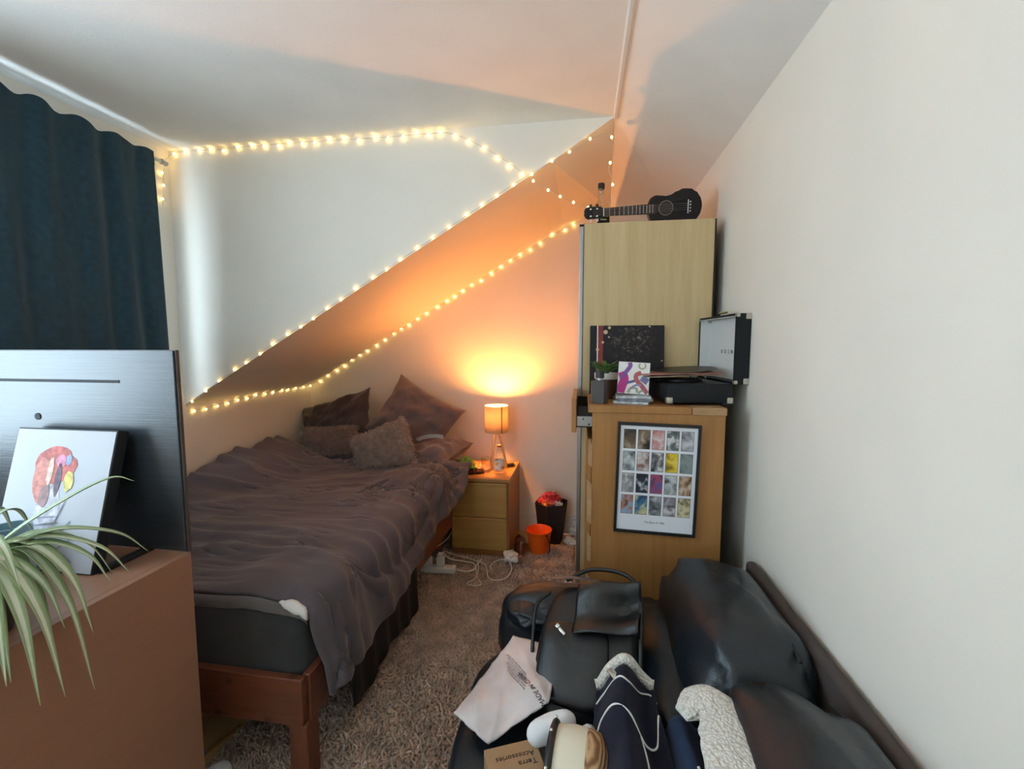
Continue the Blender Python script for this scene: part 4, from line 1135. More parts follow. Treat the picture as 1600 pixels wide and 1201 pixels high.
# ------------------------------------------------------------------ things on the chest of drawers
zt = KZ + .001
def sleeve_mat():
    m, nt, b = _nt('record_sleeve')
    v = coords(nt)
    sx = N(nt, 'ShaderNodeSeparateXYZ'); nt.links.new(v, sx.inputs[0])
    n = N(nt, 'ShaderNodeTexNoise', Scale=26.0, Detail=6.0, Roughness=.75, Distortion=1.5); nt.links.new(v, n.inputs['Vector'])
    # pale branches towards the middle of the dark cover
    dst = N(nt, 'ShaderNodeVectorMath', operation='DISTANCE'); dst.inputs[1].default_value = (.02, 0, .25); nt.links.new(v, dst.inputs[0])
    fall = ramp(nt, dst.outputs['Value'], [(.02, (1, 1, 1)), (.12, (0, 0, 0))])
    br = ramp(nt, n.outputs['Fac'], [(.52, (0, 0, 0)), (.66, (1, 1, 1))])
    mul = N(nt, 'ShaderNodeMix', data_type='RGBA', blend_type='MULTIPLY'); mul.inputs['Factor'].default_value = 1
    nt.links.new(fall, mul.inputs['A']); nt.links.new(br, mul.inputs['B'])
    mi = N(nt, 'ShaderNodeMix', data_type='RGBA')
    mi.inputs['A'].default_value = (.020, .017, .020, 1); mi.inputs['B'].default_value = (.30, .24, .20, 1)
    nt.links.new(mul.outputs['Result'], mi.inputs['Factor'])
    nt.links.new(mi.outputs['Result'], b.inputs['Base Color'])
    b.inputs['Roughness'].default_value = .5; b.inputs['Specular IOR Level'].default_value = .25
sleeve_mat()
lp = thing('record_sleeve', 'dark album sleeve with a red spine stripe leaning against the wardrobe', 'record', (.196, 2.08, zt))
LM = TR((.196, 2.085, zt), (-.09, 0, 0))
part('cover', MB().box(-.165, .165, -.003, .003, 0, .315, mx=LM), 'record_sleeve', lp)
plain('sleeve_red', (.22, .02, .02), .4)
part('red_stripe', MB().box(-.128, -.106, -.0037, -.003, 0, .315, mx=LM), 'sleeve_red', lp, label='dark red vertical stripe')
part('white_stripe', MB().box(-.1335, -.1288, -.0037, -.003, 0, .315, mx=LM), 'paper_white', lp)
plain('print_cream', (.62, .45, .28), .5)
for k, (x, z, r) in enumerate(((-.095, .285, .010), (-.078, .305, .007), (-.107, .238, .006), (-.131, .205, .007), (-.131, .255, .005), (-.08, .262, .004), (.155, .155, .004), (.10, .31, .004))):
    part('print_spot', MB().lathe([(r, 0), (r * .9, .0004)], 12, LM @ TR((x, -.0037, z), (PI / 2, 0, 0))), 'print_cream', lp)
plain('sleeve_brown', (.035, .018, .012), .5)
solo('record_sleeve', MB().box(-.155, .155, -.003, .003, 0, .312, mx=TR((.192, 2.1, zt), (-.05, 0, 0))), 'sleeve_brown', 'second dark sleeve hidden behind the red-striped album', 'record', (.192, 2.1, zt))

tt = thing('record_player', 'open black suitcase record player with pale lid on the oak chest', 'record player', (.41, 1.92, zt))
TTM = TR((.412, 1.925, zt), (0, 0, .13))
plain('leatherette', (.009, .011, .014), .6, spec=.3, var=.15, bs=.3, bscale=300, bdist=.0008)
plain('lid_lining', (.66, .67, .66), .7, var=.02)
part('case', MB().box(-.122, .122, -.175, .175, .008, .078, mx=TTM, bev=.006), 'leatherette', tt, smooth=30)
part('deck', MB().box(-.116, .116, -.168, .168, .0775, .080, mx=TTM), 'black_plastic', tt)
for sx in (-1, 1):
    for sy in (-1, 1): part('foot', MB().lathe([(.010, 0), (.010, .009)], 12, TTM @ TR((sx * .10, sy * .15, 0))), 'black_plastic', tt)
part('platter', MB().lathe([(.085, .080), (.085, .086), (.002, .088)], 32, TTM @ TR((-.01, .02, 0))), 'black_plastic', tt, smooth=True)
part('tone_arm', MB().tube([TTM @ Vector(p) for p in ((.085, .13, .10), (.085, .02, .10), (.06, -.07, .098))], .003, 8).lathe([(.014, .080), (.014, .105)], 14, TTM @ TR((.085, .13, 0))), 'metal_grey', tt, smooth=True)
plain('corner_metal', (.55, .53, .46), .3, metal=.7)
def corner(mx, x, y, z, dx, dy, dz, par, s=.022):
    b_ = MB()
    xs = sorted((x - dx * s, x + dx * .0015)); ys = sorted((y - dy * s, y + dy * .0015)); zs = sorted((z - dz * s, z + dz * .0015))
    b_.box(xs[0], xs[1], ys[0], ys[1], zs[0], zs[1], mx=mx, bev=.004); part('corner_guard', b_, 'corner_metal', par, smooth=30)
for sx in (-1, 1):
    for sy in (-1, 1): corner(TTM, sx * .122, sy * .175, .008, sx, sy, -1, tt)
# lid, hinged along the far right side, opening to the left
LD = TTM @ TR((.122, 0, .080))
lid = part('lid', MB().box(.048, .056, -.175, .175, 0, .262, mx=LD, bev=.003).box(0, .05, -.175, -.167, 0, .262, mx=LD).box(0, .05, .167, .175, 0, .262, mx=LD).box(0, .05, -.167, .167, 0, .008, mx=LD).box(0, .05, -.167, .167, .254, .262, mx=LD), 'leatherette', tt)
part('lid_lining', MB().box(.0455, .0478, -.166, .166, .009, .253, mx=LD).box(.003, .047, .1645, .1668, .009, .253, mx=LD).box(.003, .047, -.1668, -.1645, .009, .253, mx=LD).box(.003, .047, -.166, .166, .2515, .2538, mx=LD), 'lid_lining', lid)
for sy in (-1, 1):
    for (z, dz) in ((0, -1), (.262, 1)): corner(LD, .056, sy * .175, z, 1, sy, dz, lid)
    for (z, dz) in ((0, -1), (.262, 1)): corner(LD, .001, sy * .175, z, -1, sy, dz, lid, .014)
part('lid_lettering', text_mb('O D S N', .023, LD @ TR((.0448, -.005, .118)) @ Euler((PI / 2, 0, -PI / 2)).to_matrix().to_4x4(), .0003, 1.35), 'black_plastic', lid)
part('carry_handle', MB().tube([LD @ Vector(p) for p in ((.03, -.05, .264), (.03, -.04, .276), (.03, .04, .276), (.03, .05, .264))], .005, 8), 'metal_chrome', lid, smooth=True)
# sleeves left lying across the deck
plain('sleeve_rose', (.36, .13, .11), .5, var=.3, vs=20)
plain('sleeve_sand', (.38, .30, .22), .5, var=.3, vs=30)
SM_ = TR((.36, 1.93, zt + .117), (.0, -.03, .25))
solo('flat_sleeve', MB().box(-.15, .15, -.13, .15, -.012, -.0085, mx=SM_), 'sleeve_sand', 'sand coloured sleeve lying across the record player deck', 'record', (.36, 1.93, zt + .1), group='sleeves on the record player')
solo('flat_sleeve', MB().box(-.155, .15, -.14, .14, -.007, -.003, mx=SM_ @ TR((0, 0, .003), (0, .01, -.1))), 'sleeve_rose', 'rose red sleeve lying on top of the record player', 'record', (.36, 1.93, zt + .108), group='sleeves on the record player')
rc = MB()
rc.lathe([(.150, 0), (.150, .0015), (.002, .002)], 40, SM_ @ TR((.03, .0, .004), (.012, -.05, 0)))
solo('vinyl_record', rc, 'black_plastic', 'black vinyl record lying on the rose red sleeve', 'record', (.39, 1.93, zt + .12), smooth=True)

# potted plant, box with bottle, swirl card on a pile of discs
plain('pot_white', (.72, .71, .68), .4)
plain('pot_brown', (.08, .04, .025), .6)
hpn = thing('potted_plant', 'small bushy plant in a brown pot with white rim by the album', 'plant', (.098, 1.93, zt))
part('pot', MB().lathe([(.034, zt), (.044, zt + .08), (.044, zt + .084)], 24, TR((.098, 1.93, 0))), 'pot_brown', hpn, smooth=True)
part('pot_rim', MB().lathe([(.046, zt + .082), (.049, zt + .086), (.049, zt + .108), (.044, zt + .108), (.042, zt + .09)], 24, TR((.098, 1.93, 0))), 'pot_white', hpn, smooth=True)
for i in range(46):
    a = rng.uniform(0, 2 * PI); r = rng.uniform(.015, .062); z = rng.uniform(.02, .06) * (1.3 - r * 8)
    c = Vector((.098, 1.93, zt + .095)); t = c + Vector((math.cos(a) * r, math.sin(a) * r, .015 + max(.0, z)))
    leaf([c, c.lerp(t, .5) + Vector((0, 0, .015)), t + Vector((math.cos(a) * .012, math.sin(a) * .012, -.004))], .020, 'leaf_green', hpn, i)
plain('peach_card', (.70, .26, .13), .5, var=.05)
plain('box_dark', (.055, .045, .042), .5)
bx_ = thing('perfume_box', 'dark and peach box carrying a black capped bottle beside the plant', 'box', (.068, 1.765, zt))
BXM = TR((.066, 1.765, zt), (0, 0, -.42))
part('carton', MB().box(-.026, .026, -.022, .022, 0, .088, mx=BXM, bev=.001), 'box_dark', bx_)
part('peach_side', MB().box(-.0268, -.0258, -.022, .022, .001, .086, mx=BXM), 'peach_card', bx_)
pb = thing('perfume_bottle', 'small bottle with black cap standing on the peach box', 'bottle', (.066, 1.765, zt + .089))
part('bottle_collar', MB().lathe([(.012, .089), (.012, .098)], 18, BXM), 'metal_grey', pb, smooth=True)
part('bottle_cap', MB().lathe([(.0165, .098), (.0165, .128), (.015, .130)], 20, BXM), 'black_plastic', pb, smooth=True)
# pile of discs
plain('disc_case', (.20, .23, .27), .2, var=.5, vs=60)
plain('disc_case_pale', (.45, .47, .50), .2, var=.4, vs=60)
for k in range(3):
    solo('disc_case', MB().box(-.066, .066, -.055, .055, k * .0105, k * .0105 + .0098, mx=TR((.195, 1.80, zt), (0, 0, (-.25, .10, -.05)[k])), bev=.001), ('disc_case_pale', 'disc_case', 'disc_case_pale')[k], ('clear disc case at the bottom of the pile under the swirl card', 'dark disc case in the middle of the pile under the swirl card', 'clear disc case on top of the pile under the swirl card')[k], 'disc case', (.195, 1.80, zt + k * .0105), group='disc cases under the swirl card')
sc_ = thing('swirl_card', 'square card printed with purple, pink and green swirls leaning on the discs', 'card', (.192, 1.80, zt + .033))
SCM = TR((.194, 1.80, zt + .034), (-.16, .05, -.06))
part('card', MB().box(-.060, .060, -.002, .002, 0, .125, mx=SCM), 'paper_white', sc_)
def ribbon(name, pts, w, col, d):
    mt_ = plain('ink_' + name, col, .5, var=.1)
    P = spline([Vector((x, 0, z)) for x, z in pts], 6); vs = []; fs = []
    for i, p in enumerate(P):
        dd = (P[min(i + 1, len(P) - 1)] - P[max(0, i - 1)]).normalized(); sd = Vector((-dd.z, 0, dd.x))
        for c in (-.5, .5):
            q = p + sd * w * c * (1 if not isinstance(w, tuple) else 1); vs.append(SCM @ Vector((min(.0595, max(-.0595, q.x)), -.0022 - d, min(.1245, max(.0005, q.z)))))
    for i in range(len(P) - 1): fs.append((2 * i, 2 * i + 1, 2 * i + 3, 2 * i + 2))
    part('swirl', MB().add(vs, fs), mt_, sc_)
ribbon('magenta', [(-.050, .0), (-.042, .03), (-.035, .055), (-.045, .085)], .034, (.50, .03, .26), .0002)
ribbon('purple', [(-.046, .06), (-.030, .085), (-.015, .11), (-.02, .124)], .016, (.22, .10, .36), .0004)
ribbon('rose', [(.056, .004), (.035, .030), (.012, .055), (.010, .075), (.028, .085)], .017, (.42, .10, .12), .0004)
ribbon('indigo', [(-.026, .042), (-.005, .048), (.005, .052)], .010, (.10, .10, .26), .0003)
ribbon('slate', [(.030, .065), (.045, .055), (.055, .048)], .024, (.20, .19, .36), .0003)
ribbon('sage', [(-.018, .004), (-.008, .022), (.012, .022), (.018, .006)], .010, (.34, .38, .28), .0004)
ribbon('sage_ring', [(.022, .122), (.018, .108), (.030, .100), (.042, .108), (.040, .122)], .006, (.36, .40, .28), .0004)
ribbon('sage_low', [(.022, .002), (.032, .014), (.044, .012)], .008, (.34, .38, .30), .0004)
ribbon('lilac', [(-.01, .02), (.01, .035), (.03, .035)], .008, (.30, .24, .42), .0005)

# ------------------------------------------------------------------ sofa
def leather_mat(name, c, rough, wscale=9.0, ws=.35, fine=.12):
    m, nt, b = _nt(name)
    v = coords(nt)
    n = N(nt, 'ShaderNodeTexNoise', Scale=wscale, Detail=5.0, Roughness=.55, Distortion=.7); nt.links.new(v, n.inputs['Vector'])
    vo = N(nt, 'ShaderNodeTexVoronoi', Scale=420.0); nt.links.new(v, vo.inputs['Vector'])
    ad = N(nt, 'ShaderNodeMath', operation='MULTIPLY_ADD'); ad.inputs[1].default_value = fine
    nt.links.new(vo.outputs['Distance'], ad.inputs[0]); nt.links.new(n.outputs['Fac'], ad.inputs[2])
    nt.links.new(ramp(nt, n.outputs['Fac'], [(.3, tuple(x * .75 for x in c)), (.7, tuple(x * 1.25 for x in c))]), b.inputs['Base Color'])
    b.inputs['Roughness'].default_value = rough
    b.inputs['Specular IOR Level'].default_value = .6
    bump(nt, b, ad.outputs[0], ws, .012)
leather_mat('sofa_leather', (.006, .011, .017), .33, 7.0, .30)
plain('sofa_back_cloth', (.075, .058, .052), .9, var=.12, bs=.2, bscale=200, bdist=.001)
sf = thing('leather_sofa', 'black leather sofa along the right wall heaped with bags and clothes', 'sofa', (.12, .70, 0))
def cushion(name, c, half, n=(3.2, 3.2), rot=(0, 0, 0), wr=.010, seed=0, fn2=None, res=(44, 30), par=None, mat='sofa_leather'):
    def fn(p):
        q = Vector((p.x / half[0], p.y / half[1], p.z / half[2]))
        e_ = abs(q.y) ** 4
        w = wr * (nz(q.x * 2.2 + seed, q.y * 2.2, q.z * 2.2) + .5 * nz(q.x * 5, q.y * 5 + seed, q.z * 5))
        w += wr * 2.4 * e_ * math.sin(q.z * 10 + q.x * 8 + 4 * nz(q.x * 3, q.z * 3, seed))
        L = p.length
        r = p * (1 + w / max(.05, L))
        return fn2(r, q) if fn2 else r
    mb = MB().superbox(half, n, res, TR(c, rot), fn)
    return part(name, mb, mat, par or sf, smooth='all')
part('base', MB().box(-.30, .54, -.25, 1.58, .07, .30, bev=.03), 'sofa_leather', sf, smooth=40)
part('rear_panel', MB().box(.565, .600, -.26, 1.60, .06, .700, bev=.014, seg=3), 'sofa_back_cloth', sf, smooth=40, label='brown cloth back panel')
for x in (-.26, .50):
    for y in (-.2, 1.5): part('foot', MB().lathe([(.022, .0), (.028, .075)], 14, TR((x, y, .009))), 'black_plastic', sf, smooth=True)
for k in range(3):
    cushion('seat_cushion', (-.03, 1.155 - k * .585, .335), (.30, .290, .105), (4, 4), (0, .02, 0), .006, 10 + k)
for k in range(3):
    cushion('back_cushion', (.412, 1.318 - k * .590, .525), (.155, .305, .230), (2.7, 5.0), (0, .20, 0), .012, 20 + k)
    # stitched seam along the rear edge of the cushion
    pts = [(.522 - .020 * abs((t - .5) * 2) ** 6, 1.318 - k * .590 + (t - .5) * .58, .708 - .035 * abs((t - .5) * 2) ** 5) for t in np.linspace(.10, .90, 24)]
    part('seam', MB().tube(pts, .0045, 6), 'black_matte', sf, smooth='all')
    cushion('lumbar_roll', (.285, 1.318 - k * .590, .455), (.125, .302, .115), (2.4, 4.5), (0, .2, 0), .012, 40 + k)
cushion('arm', (-.02, 1.530, .40), (.27, .095, .185), (3.0, 2.6), (0, .03, 0), .010, 50)
cushion('arm', (-.02, -.24, .40), (.27, .095, .185), (3.0, 2.6), (0, .03, 0), .010, 51)
cushion('arm_pad', (-.10, 1.515, .505), (.155, .092, .052), (2.6, 2.6), (0, .02, .12), .010, 52)
cushion('arm_pad', (-.10, -.23, .505), (.155, .092, .052), (2.6, 2.6), (0, .02, -.12), .010, 53)

# ------------------------------------------------------------------ things heaped on the sofa
leather_mat('bag_leather', (.007, .007, .008), .40, 16, .25)
hb = thing('leather_handbag', 'black leather handbag with zipped pocket leaning on the sofa', 'bag', (.03, 1.27, .45))
HM = TR((.035, 1.275, .535)) @ Euler((math.radians(38), math.radians(-6), math.radians(-14))).to_matrix().to_4x4()
def sag(seed, a=.012):
    return lambda p: p + Vector((nz(p.x * 9 + seed, p.y * 9, p.z * 9), nz(p.y * 8, p.z * 9 + seed, p.x * 9), nz(p.z * 9, p.x * 8, p.y * 8 + seed))) * a
part('bag_body', MB().superbox((.150, .190, .055), (3.4, 4), (44, 26), HM, sag(3, .016)), 'bag_leather', hb, smooth='all')
pkt = part('front_pocket', MB().superbox((.105, .110, .030), (3.0, 4), (36, 20), HM @ TR((-.035, -.055, .048)), sag(8, .010)), 'bag_leather', hb, smooth='all')
part('zip_pull', MB().box(-.004, .004, -.018, .008, 0, .003, mx=HM @ TR((-.075, .018, .0815), (0, 0, .9)), bev=.001), 'metal_chrome', pkt, smooth=30)
part('zip_slider', MB().box(-.006, .006, -.004, .008, 0, .006, mx=HM @ TR((-.085, .027, .079), (0, 0, .9)), bev=.002), 'metal_chrome', pkt, smooth=30)
zp = [HM @ Vector((-.035 + .100 * math.cos(a) * (1 if abs(math.cos(a)) < .9 else .98), -.055 + .104 * math.sin(a), .060)) for a in np.linspace(.2, 4.4, 40)]
part('zip', MB().tube(zp, .003, 6), 'black_plastic', pkt, smooth='all')
plain('strap_grey', (.05, .06, .07), .35, var=.15)
part('top_band', MB().grid(lambda u, v: HM @ Vector((-.145 + .25 * u, .175 + .030 * v + .006 * math.sin(u * 5), .055 - .05 * v * v + .012 * math.sin(u * PI))), 18, 6), 'strap_grey', hb, smooth='all', label='shiny grey leather top band')
part('strap', MB().tube(spline([HM @ Vector(p) for p in ((-.150, .15, .02), (-.185, .10, .03), (-.178, .0, .02), (-.165, -.10, .0))]), .006, 8), 'bag_leather', hb, smooth='all')
part('strap', MB().tube(spline([HM @ Vector(p) for p in ((-.10, .19, .03), (-.02, .235, .03), (.09, .23, .025), (.14, .16, .05), (.15, .05, .06), (.155, -.08, .05))]), .007, 8), 'bag_leather', hb, smooth='all')
fl_ = MB().grid(lambda u, v: HM @ Vector((-.04 + .19 * u, .16 - .15 * v + .02 * u, .080 + .02 * math.sin(v * 7 + u * 2) * (.3 + u) + .012 * math.sin(u * 6))), 22, 22)
part('flap', fl_, 'bag_leather', hb, smooth='all').modifiers.new('t', 'SOLIDIFY').thickness = .004

# white mailing bag over the front edge of the seat
def poly_mat():
    m, nt, b = _nt('mailer_film')
    v = coords(nt)
    n = N(nt, 'ShaderNodeTexNoise', Scale=7.0, Detail=3.0); nt.links.new(v, n.inputs['Vector'])
    nt.links.new(ramp(nt, n.outputs['Fac'], [(.35, (.52, .46, .46)), (.65, (.70, .66, .68))]), b.inputs['Base Color'])
    b.inputs['Roughness'].default_value = .35
    n2 = N(nt, 'ShaderNodeTexNoise', Scale=40.0, Detail=4.0, Distortion=1.0); nt.links.new(v, n2.inputs['Vector'])
    bump(nt, b, n2.outputs['Fac'], .15, .004)
poly_mat()
mbg = thing('mailing_bag', 'white plastic mailing bag with black printing over the sofa edge', 'bag', (-.19, 1.16, .45))
Q = [Vector((-.325, 1.065, .468)), Vector((-.212, 1.365, .492)), Vector((-.060, 1.320, .500)), Vector((-.075, 1.10, .505)), Vector((-.215, .985, .472))]
def bagpt(u, v, off=0.0):
    a = Q[0].lerp(Q[1], v); d = (Q[4].lerp(Q[3], min(1, v / .62)) if v < .62 else Q[3].lerp(Q[2], (v - .62) / .38))
    p = a.lerp(d, u)
    puff = (1 - (2 * u - 1) ** 4) * (1 - (2 * v - 1) ** 4)
    p.z += off + .012 * puff + .010 * nz(u * 4, v * 4, 2.0) * puff + .006 * (1 - abs(nz(u * 3 + v * 5, v * 2, 6.0))) ** 4
    return p
o = part('film', MB().grid(lambda u, v: bagpt(u, v), 40, 40), 'mailer_film', mbg, smooth='all')
o.modifiers.new('t', 'SOLIDIFY').thickness = .006
def flatm(c, d, n=(0, 0, 1)):
    x = Vector(d).normalized(); z = Vector(n).normalized(); y = z.cross(x).normalized(); z = x.cross(y)
    m = Matrix((x, y, z)).transposed().to_4x4(); m.translation = Vector(c); return m
def print_on(body, size, cu, cv_, dirv, par, mat, spacing=1.0, name='printing'):
    t = text_mb(body, size, Matrix.Identity(4), .0002, spacing)
    # lay the flat lettering on the film: local x runs along dirv in the sheet
    c = bagpt(cu, cv_); eu = (bagpt(cu + .05, cv_) - bagpt(cu - .05, cv_)) / .1; ev = (bagpt(cu, cv_ + .05) - bagpt(cu, cv_ - .05)) / .1
    A = np.array([[eu.x, ev.x], [eu.y, ev.y]]); Ai = np.linalg.inv(A)
    d = np.array(dirv) / np.linalg.norm(dirv); pn = np.array([-d[1], d[0]])
    out = []
    for (x, y, z) in t.v:
        w = d * x + pn * y; uv = Ai @ w
        p = bagpt(cu + uv[0], cv_ + uv[1], .0012 + z); out.append(p)
    t.v = [tuple(p) for p in out]
    part(name, t, mat, par)
print_on('MADE IN CHINA', .0185, .74, .60, (-.62, .78), mbg, 'black_plastic', 1.0)
plain('print_grey', (.30, .29, .32), .6)
for k in range(6):
    print_on('WARNING KEEP AWAY FROM CHILDREN'[: 31 - 3 * (k % 3)], .0062, .36 + .032 * k, .70 - .028 * k, (-.62, .78), mbg, 'print_grey', 1.0, 'small_print')

# cardboard box
plain('cardboard', (.36, .22, .115), .8, var=.08)
cbx = thing('cardboard_box', 'small brown cardboard box printed in black at the front of the sofa', 'box', (-.135, .89, .44))
CBM = TR((-.128, .895, .442)) @ Euler((0, 0, math.radians(24))).to_matrix().to_4x4()
part('carton', MB().box(-.062, .062, -.085, .075, 0, .062, mx=CBM, bev=.0015), 'cardboard', cbx)
part('tape_line', MB().box(-.062, .062, -.001, .001, .0618, .0625, mx=CBM @ TR((0, -.05, 0))), 'oak_worn', cbx)
tm = CBM @ Euler((0, 0, PI)).to_matrix().to_4x4()
part('printing', text_mb('Accessories', .019, tm @ TR((-.004, -.040, .0626)), .0002), 'black_plastic', cbx)
part('printing', text_mb('Terra', .019, tm @ TR((-.028, -.020, .0626)), .0002), 'black_plastic', cbx)

# rolled white socks
plain('sock_white', (.78, .80, .83), .85, var=.03, bs=.2, bscale=250, bdist=.001)
solo('rolled_sock', MB().superbox((.030, .062, .030), (2.3, 2.3), (26, 18), TR((-.062, 1.0, .525), (.1, 0, -.75)), lambda p: p + Vector((.012 * math.sin(p.y * 28), 0, .004 * nz(p.x * 40, p.y * 40)))), 'sock_white', 'rolled white sock between the mailing bag and the round bag', 'sock', (-.062, 1.0, .495), smooth='all')

# round straw bag lying on its side
plain('canvas_cream', (.70, .64, .50), .85, var=.04, bs=.2, bscale=300, bdist=.001)
def straw():
    m, nt, b = _nt('straw_braid')
    w = N(nt, 'ShaderNodeTexWave', wave_type='RINGS', rings_direction='X', Scale=55.0, Distortion=1.2, Detail=2.0)
    nt.links.new(coords(nt), w.inputs['Vector'])
    nt.links.new(ramp(nt, w.outputs['Fac'], [(.1, (.22, .10, .04)), (.6, (.42, .24, .11)), (1, (.55, .36, .19))]), b.inputs['Base Color'])
    b.inputs['Roughness'].default_value = .75
    bump(nt, b, w.outputs['Fac'], .5, .003)
straw()
rb_ = thing('round_bag', 'round cream and braided straw bag with black trim lying on the sofa', 'bag', (.0, .875, .43))
RBM = TR((.0, .872, .526)) @ Euler((0, PI / 2, 0)).to_matrix().to_4x4() @ Euler((.0, .0, 0)).to_matrix().to_4x4()
RBM = TR((.0, .872, .526), (0, 0, -.10)) @ Euler((0, PI / 2, 0)).to_matrix().to_4x4()
part('cream_band', MB().lathe([(.088, -.052), (.094, -.045), (.098, -.01), (.096, .018)], 48, RBM, cap=False), 'canvas_cream', rb_, smooth='all')
part('straw_crown', MB().lathe([(.095, .016), (.097, .024), (.092, .045), (.078, .062), (.05, .070), (.002, .072)], 48, RBM, cap=False), 'straw_braid', rb_, smooth='all')
part('leather_end', MB().lathe([(.002, -.050), (.07, -.055), (.089, -.052)], 48, RBM, cap=False), 'bag_leather', rb_, smooth='all')
part('black_trim', MB().tube([RBM @ Vector((.094 * math.cos(a), .094 * math.sin(a), -.054)) for a in np.linspace(0, 2 * PI, 49)], .008, 8), 'bag_leather', rb_, smooth='all')
for a in (2.4, 3.1, 3.8, 4.4):
    part('stud', MB().superbox((.004, .004, .004), (2, 2), (10, 6), TR(RBM @ Vector((.103 * math.cos(a), .103 * math.sin(a), -.056)))), 'metal_chrome', rb_, smooth='all')

# navy fleece jackets with white lining
plain('fleece_navy', (.010, .012, .026), .95, var=.25, vs=30, bs=.25, bscale=160, bdist=.002, spec=.1, sheen=.06)
plain('fleece_blue', (.016, .032, .072), .95, var=.25, vs=30, bs=.25, bscale=160, bdist=.002, spec=.1, sheen=.08)
def sherpa_mat():
    m, nt, b = _nt('sherpa_white')
    v = coords(nt)
    vo = N(nt, 'ShaderNodeTexVoronoi', Scale=150.0); nt.links.new(v, vo.inputs['Vector'])
    n = N(nt, 'ShaderNodeTexNoise', Scale=60.0, Detail=4.0); nt.links.new(v, n.inputs['Vector'])
    nt.links.new(ramp(nt, vo.outputs['Distance'], [(.0, (.86, .83, .77)), (.8, (.62, .58, .52))]), b.inputs['Base Color'])
    b.inputs['Roughness'].default_value = .95; b.inputs['Sheen Weight'].default_value = .4
    ad = N(nt, 'ShaderNodeMath', operation='SUBTRACT'); nt.links.new(n.outputs['Fac'], ad.inputs[0]); nt.links.new(vo.outputs['Distance'], ad.inputs[1])
    bump(nt, b, ad.outputs[0], .9, .006)
sherpa_mat()
def heap(cx0, cx1, y0, y1, hw0, hw1, z0, z1, folds, seed):
    """bunched cloth: an arched roll from y0 (far) to y1 (near) with lengthwise folds"""
    def f(u, s, off=0.0):
        cx = cx0 + (cx1 - cx0) * s; hw = hw0 + (hw1 - hw0) * s; zt_ = z0 + (z1 - z0) * s
        a = PI * (1 - u)
        fold = 1 + .13 * math.cos(u * 2 * PI * folds + .8 * math.sin(s * 4) + seed) + .07 * nz(u * 5 + seed, s * 4, 3)
        end = min(1, (s / .035 + .25)) ** .4
        r = end * fold
        base = .425
        x = cx + hw * math.cos(a) * (.88 + .12 * fold) * (.85 + .15 * end) + .010 * nz(s * 5, u * 2, seed)
        z = base + (zt_ - base) * (math.sin(a) ** .24) * r + off
        y = y0 + (y1 - y0) * s + .02 * nz(u * 3, s * 2, seed + 5)
        return Vector((x, y, z))
    return f
jk = thing('fleece_jacket', 'navy fleece jacket with white piping and collar bunched beside the handbag', 'jacket', (.12, .95, .43))
jf = heap(.113, .112, 1.095, .50, .072, .085, .630, .650, 2.0, .4)
part('jacket_body', MB().grid(jf, 46, 60), 'fleece_navy', jk, smooth='all')
part('collar', MB().tube(spline([jf(u, .03) + Vector((0, .012, .006)) for u in (.08, .2, .35, .5, .65, .8, .92)]), [.006, .013, .015, .014, .015, .013, .006][:0] or .013, 10), 'sherpa_white', jk, smooth='all', label='white sherpa collar')
part('collar', MB().tube(spline([jf(.10, .22) + Vector((-.012, 0, .0)), jf(.10, .34) + Vector((-.016, 0, .0)), jf(.10, .46) + Vector((-.018, 0, 0)), jf(.08, .62) + Vector((-.015, 0, 0))]), .016, 10), 'sherpa_white', jk, smooth='all', label='white sherpa front edge')
def pipe(pts, f, par, r=.0022): part('piping', MB().tube(spline([f(u, s) + Vector((0, 0, .0015)) for u, s in pts], 8), r, 6), 'white_cotton', par, smooth='all')
pipe([(.10, .10), (.25, .085), (.40, .10), (.50, .12), (.62, .11), (.78, .08), (.92, .11)], jf, jk)
pipe([(.14, .27), (.24, .22), (.36, .23), (.48, .28), (.60, .34), (.72, .34), (.82, .24), (.92, .22)], jf, jk)
pipe([(.56, .33), (.58, .42), (.61, .54), (.64, .70)], jf, jk)
tg = MB().box(-.010, .010, -.016, .016, 0, .003, mx=TR(jf(.36, .075) + Vector((0, 0, .006)), (.3, .1, .8)), bev=.001)
part('zip_toggle', tg, 'metal_chrome', jk, smooth=30)
jk2 = thing('fleece_jacket', 'dark blue fleece with a thick white sherpa lining folded on the sofa', 'jacket', (.26, .85, .43))
jf2 = heap(.245, .235, .975, .48, .068, .085, .610, .650, 1.6, 2.2)
part('jacket_body', MB().grid(jf2, 46, 50), 'fleece_blue', jk2, smooth='all')
pipe([(.42, .30), (.50, .40), (.56, .52)], jf2, jk2, .003)
pipe([(.30, .42), (.24, .48), (.20, .56)], jf2, jk2, .003)
def flap_mesh(path, w, t, seed):
    P = spline(path, 8); n = len(P); mb = MB(); m_ = 16; vs = []; fs = []
    for i, p in enumerate(P):
        s = i / (n - 1)
        d = (P[min(i + 1, n - 1)] - P[max(i - 1, 0)]).normalized(); side = d.cross(Vector((0, 0, 1)));
        side = side.normalized() if side.length > .1 else Vector((1, 0, 0)); up = side.cross(d).normalized()
        ww = w(s); e_ = min(1, s / .06 + .08)
        for k in range(m_):
            a = 2 * PI * k / m_
            rr = 1 + .10 * nz(math.cos(a) * 2 + seed, math.sin(a) * 2, s * 14) + .05 * nz(math.cos(a) * 6, math.sin(a) * 6, s * 40)
            vs.append(p + side * math.cos(a) * ww * rr * e_ + up * math.sin(a) * t * rr * e_)
    for i in range(n - 1):
        for k in range(m_): fs.append((i * m_ + k, i * m_ + (k + 1) % m_, (i + 1) * m_ + (k + 1) % m_, (i + 1) * m_ + k))
    fs += [tuple(range(m_))[::-1], tuple(range((n - 1) * m_, n * m_))]
    return mb.add(vs, fs)
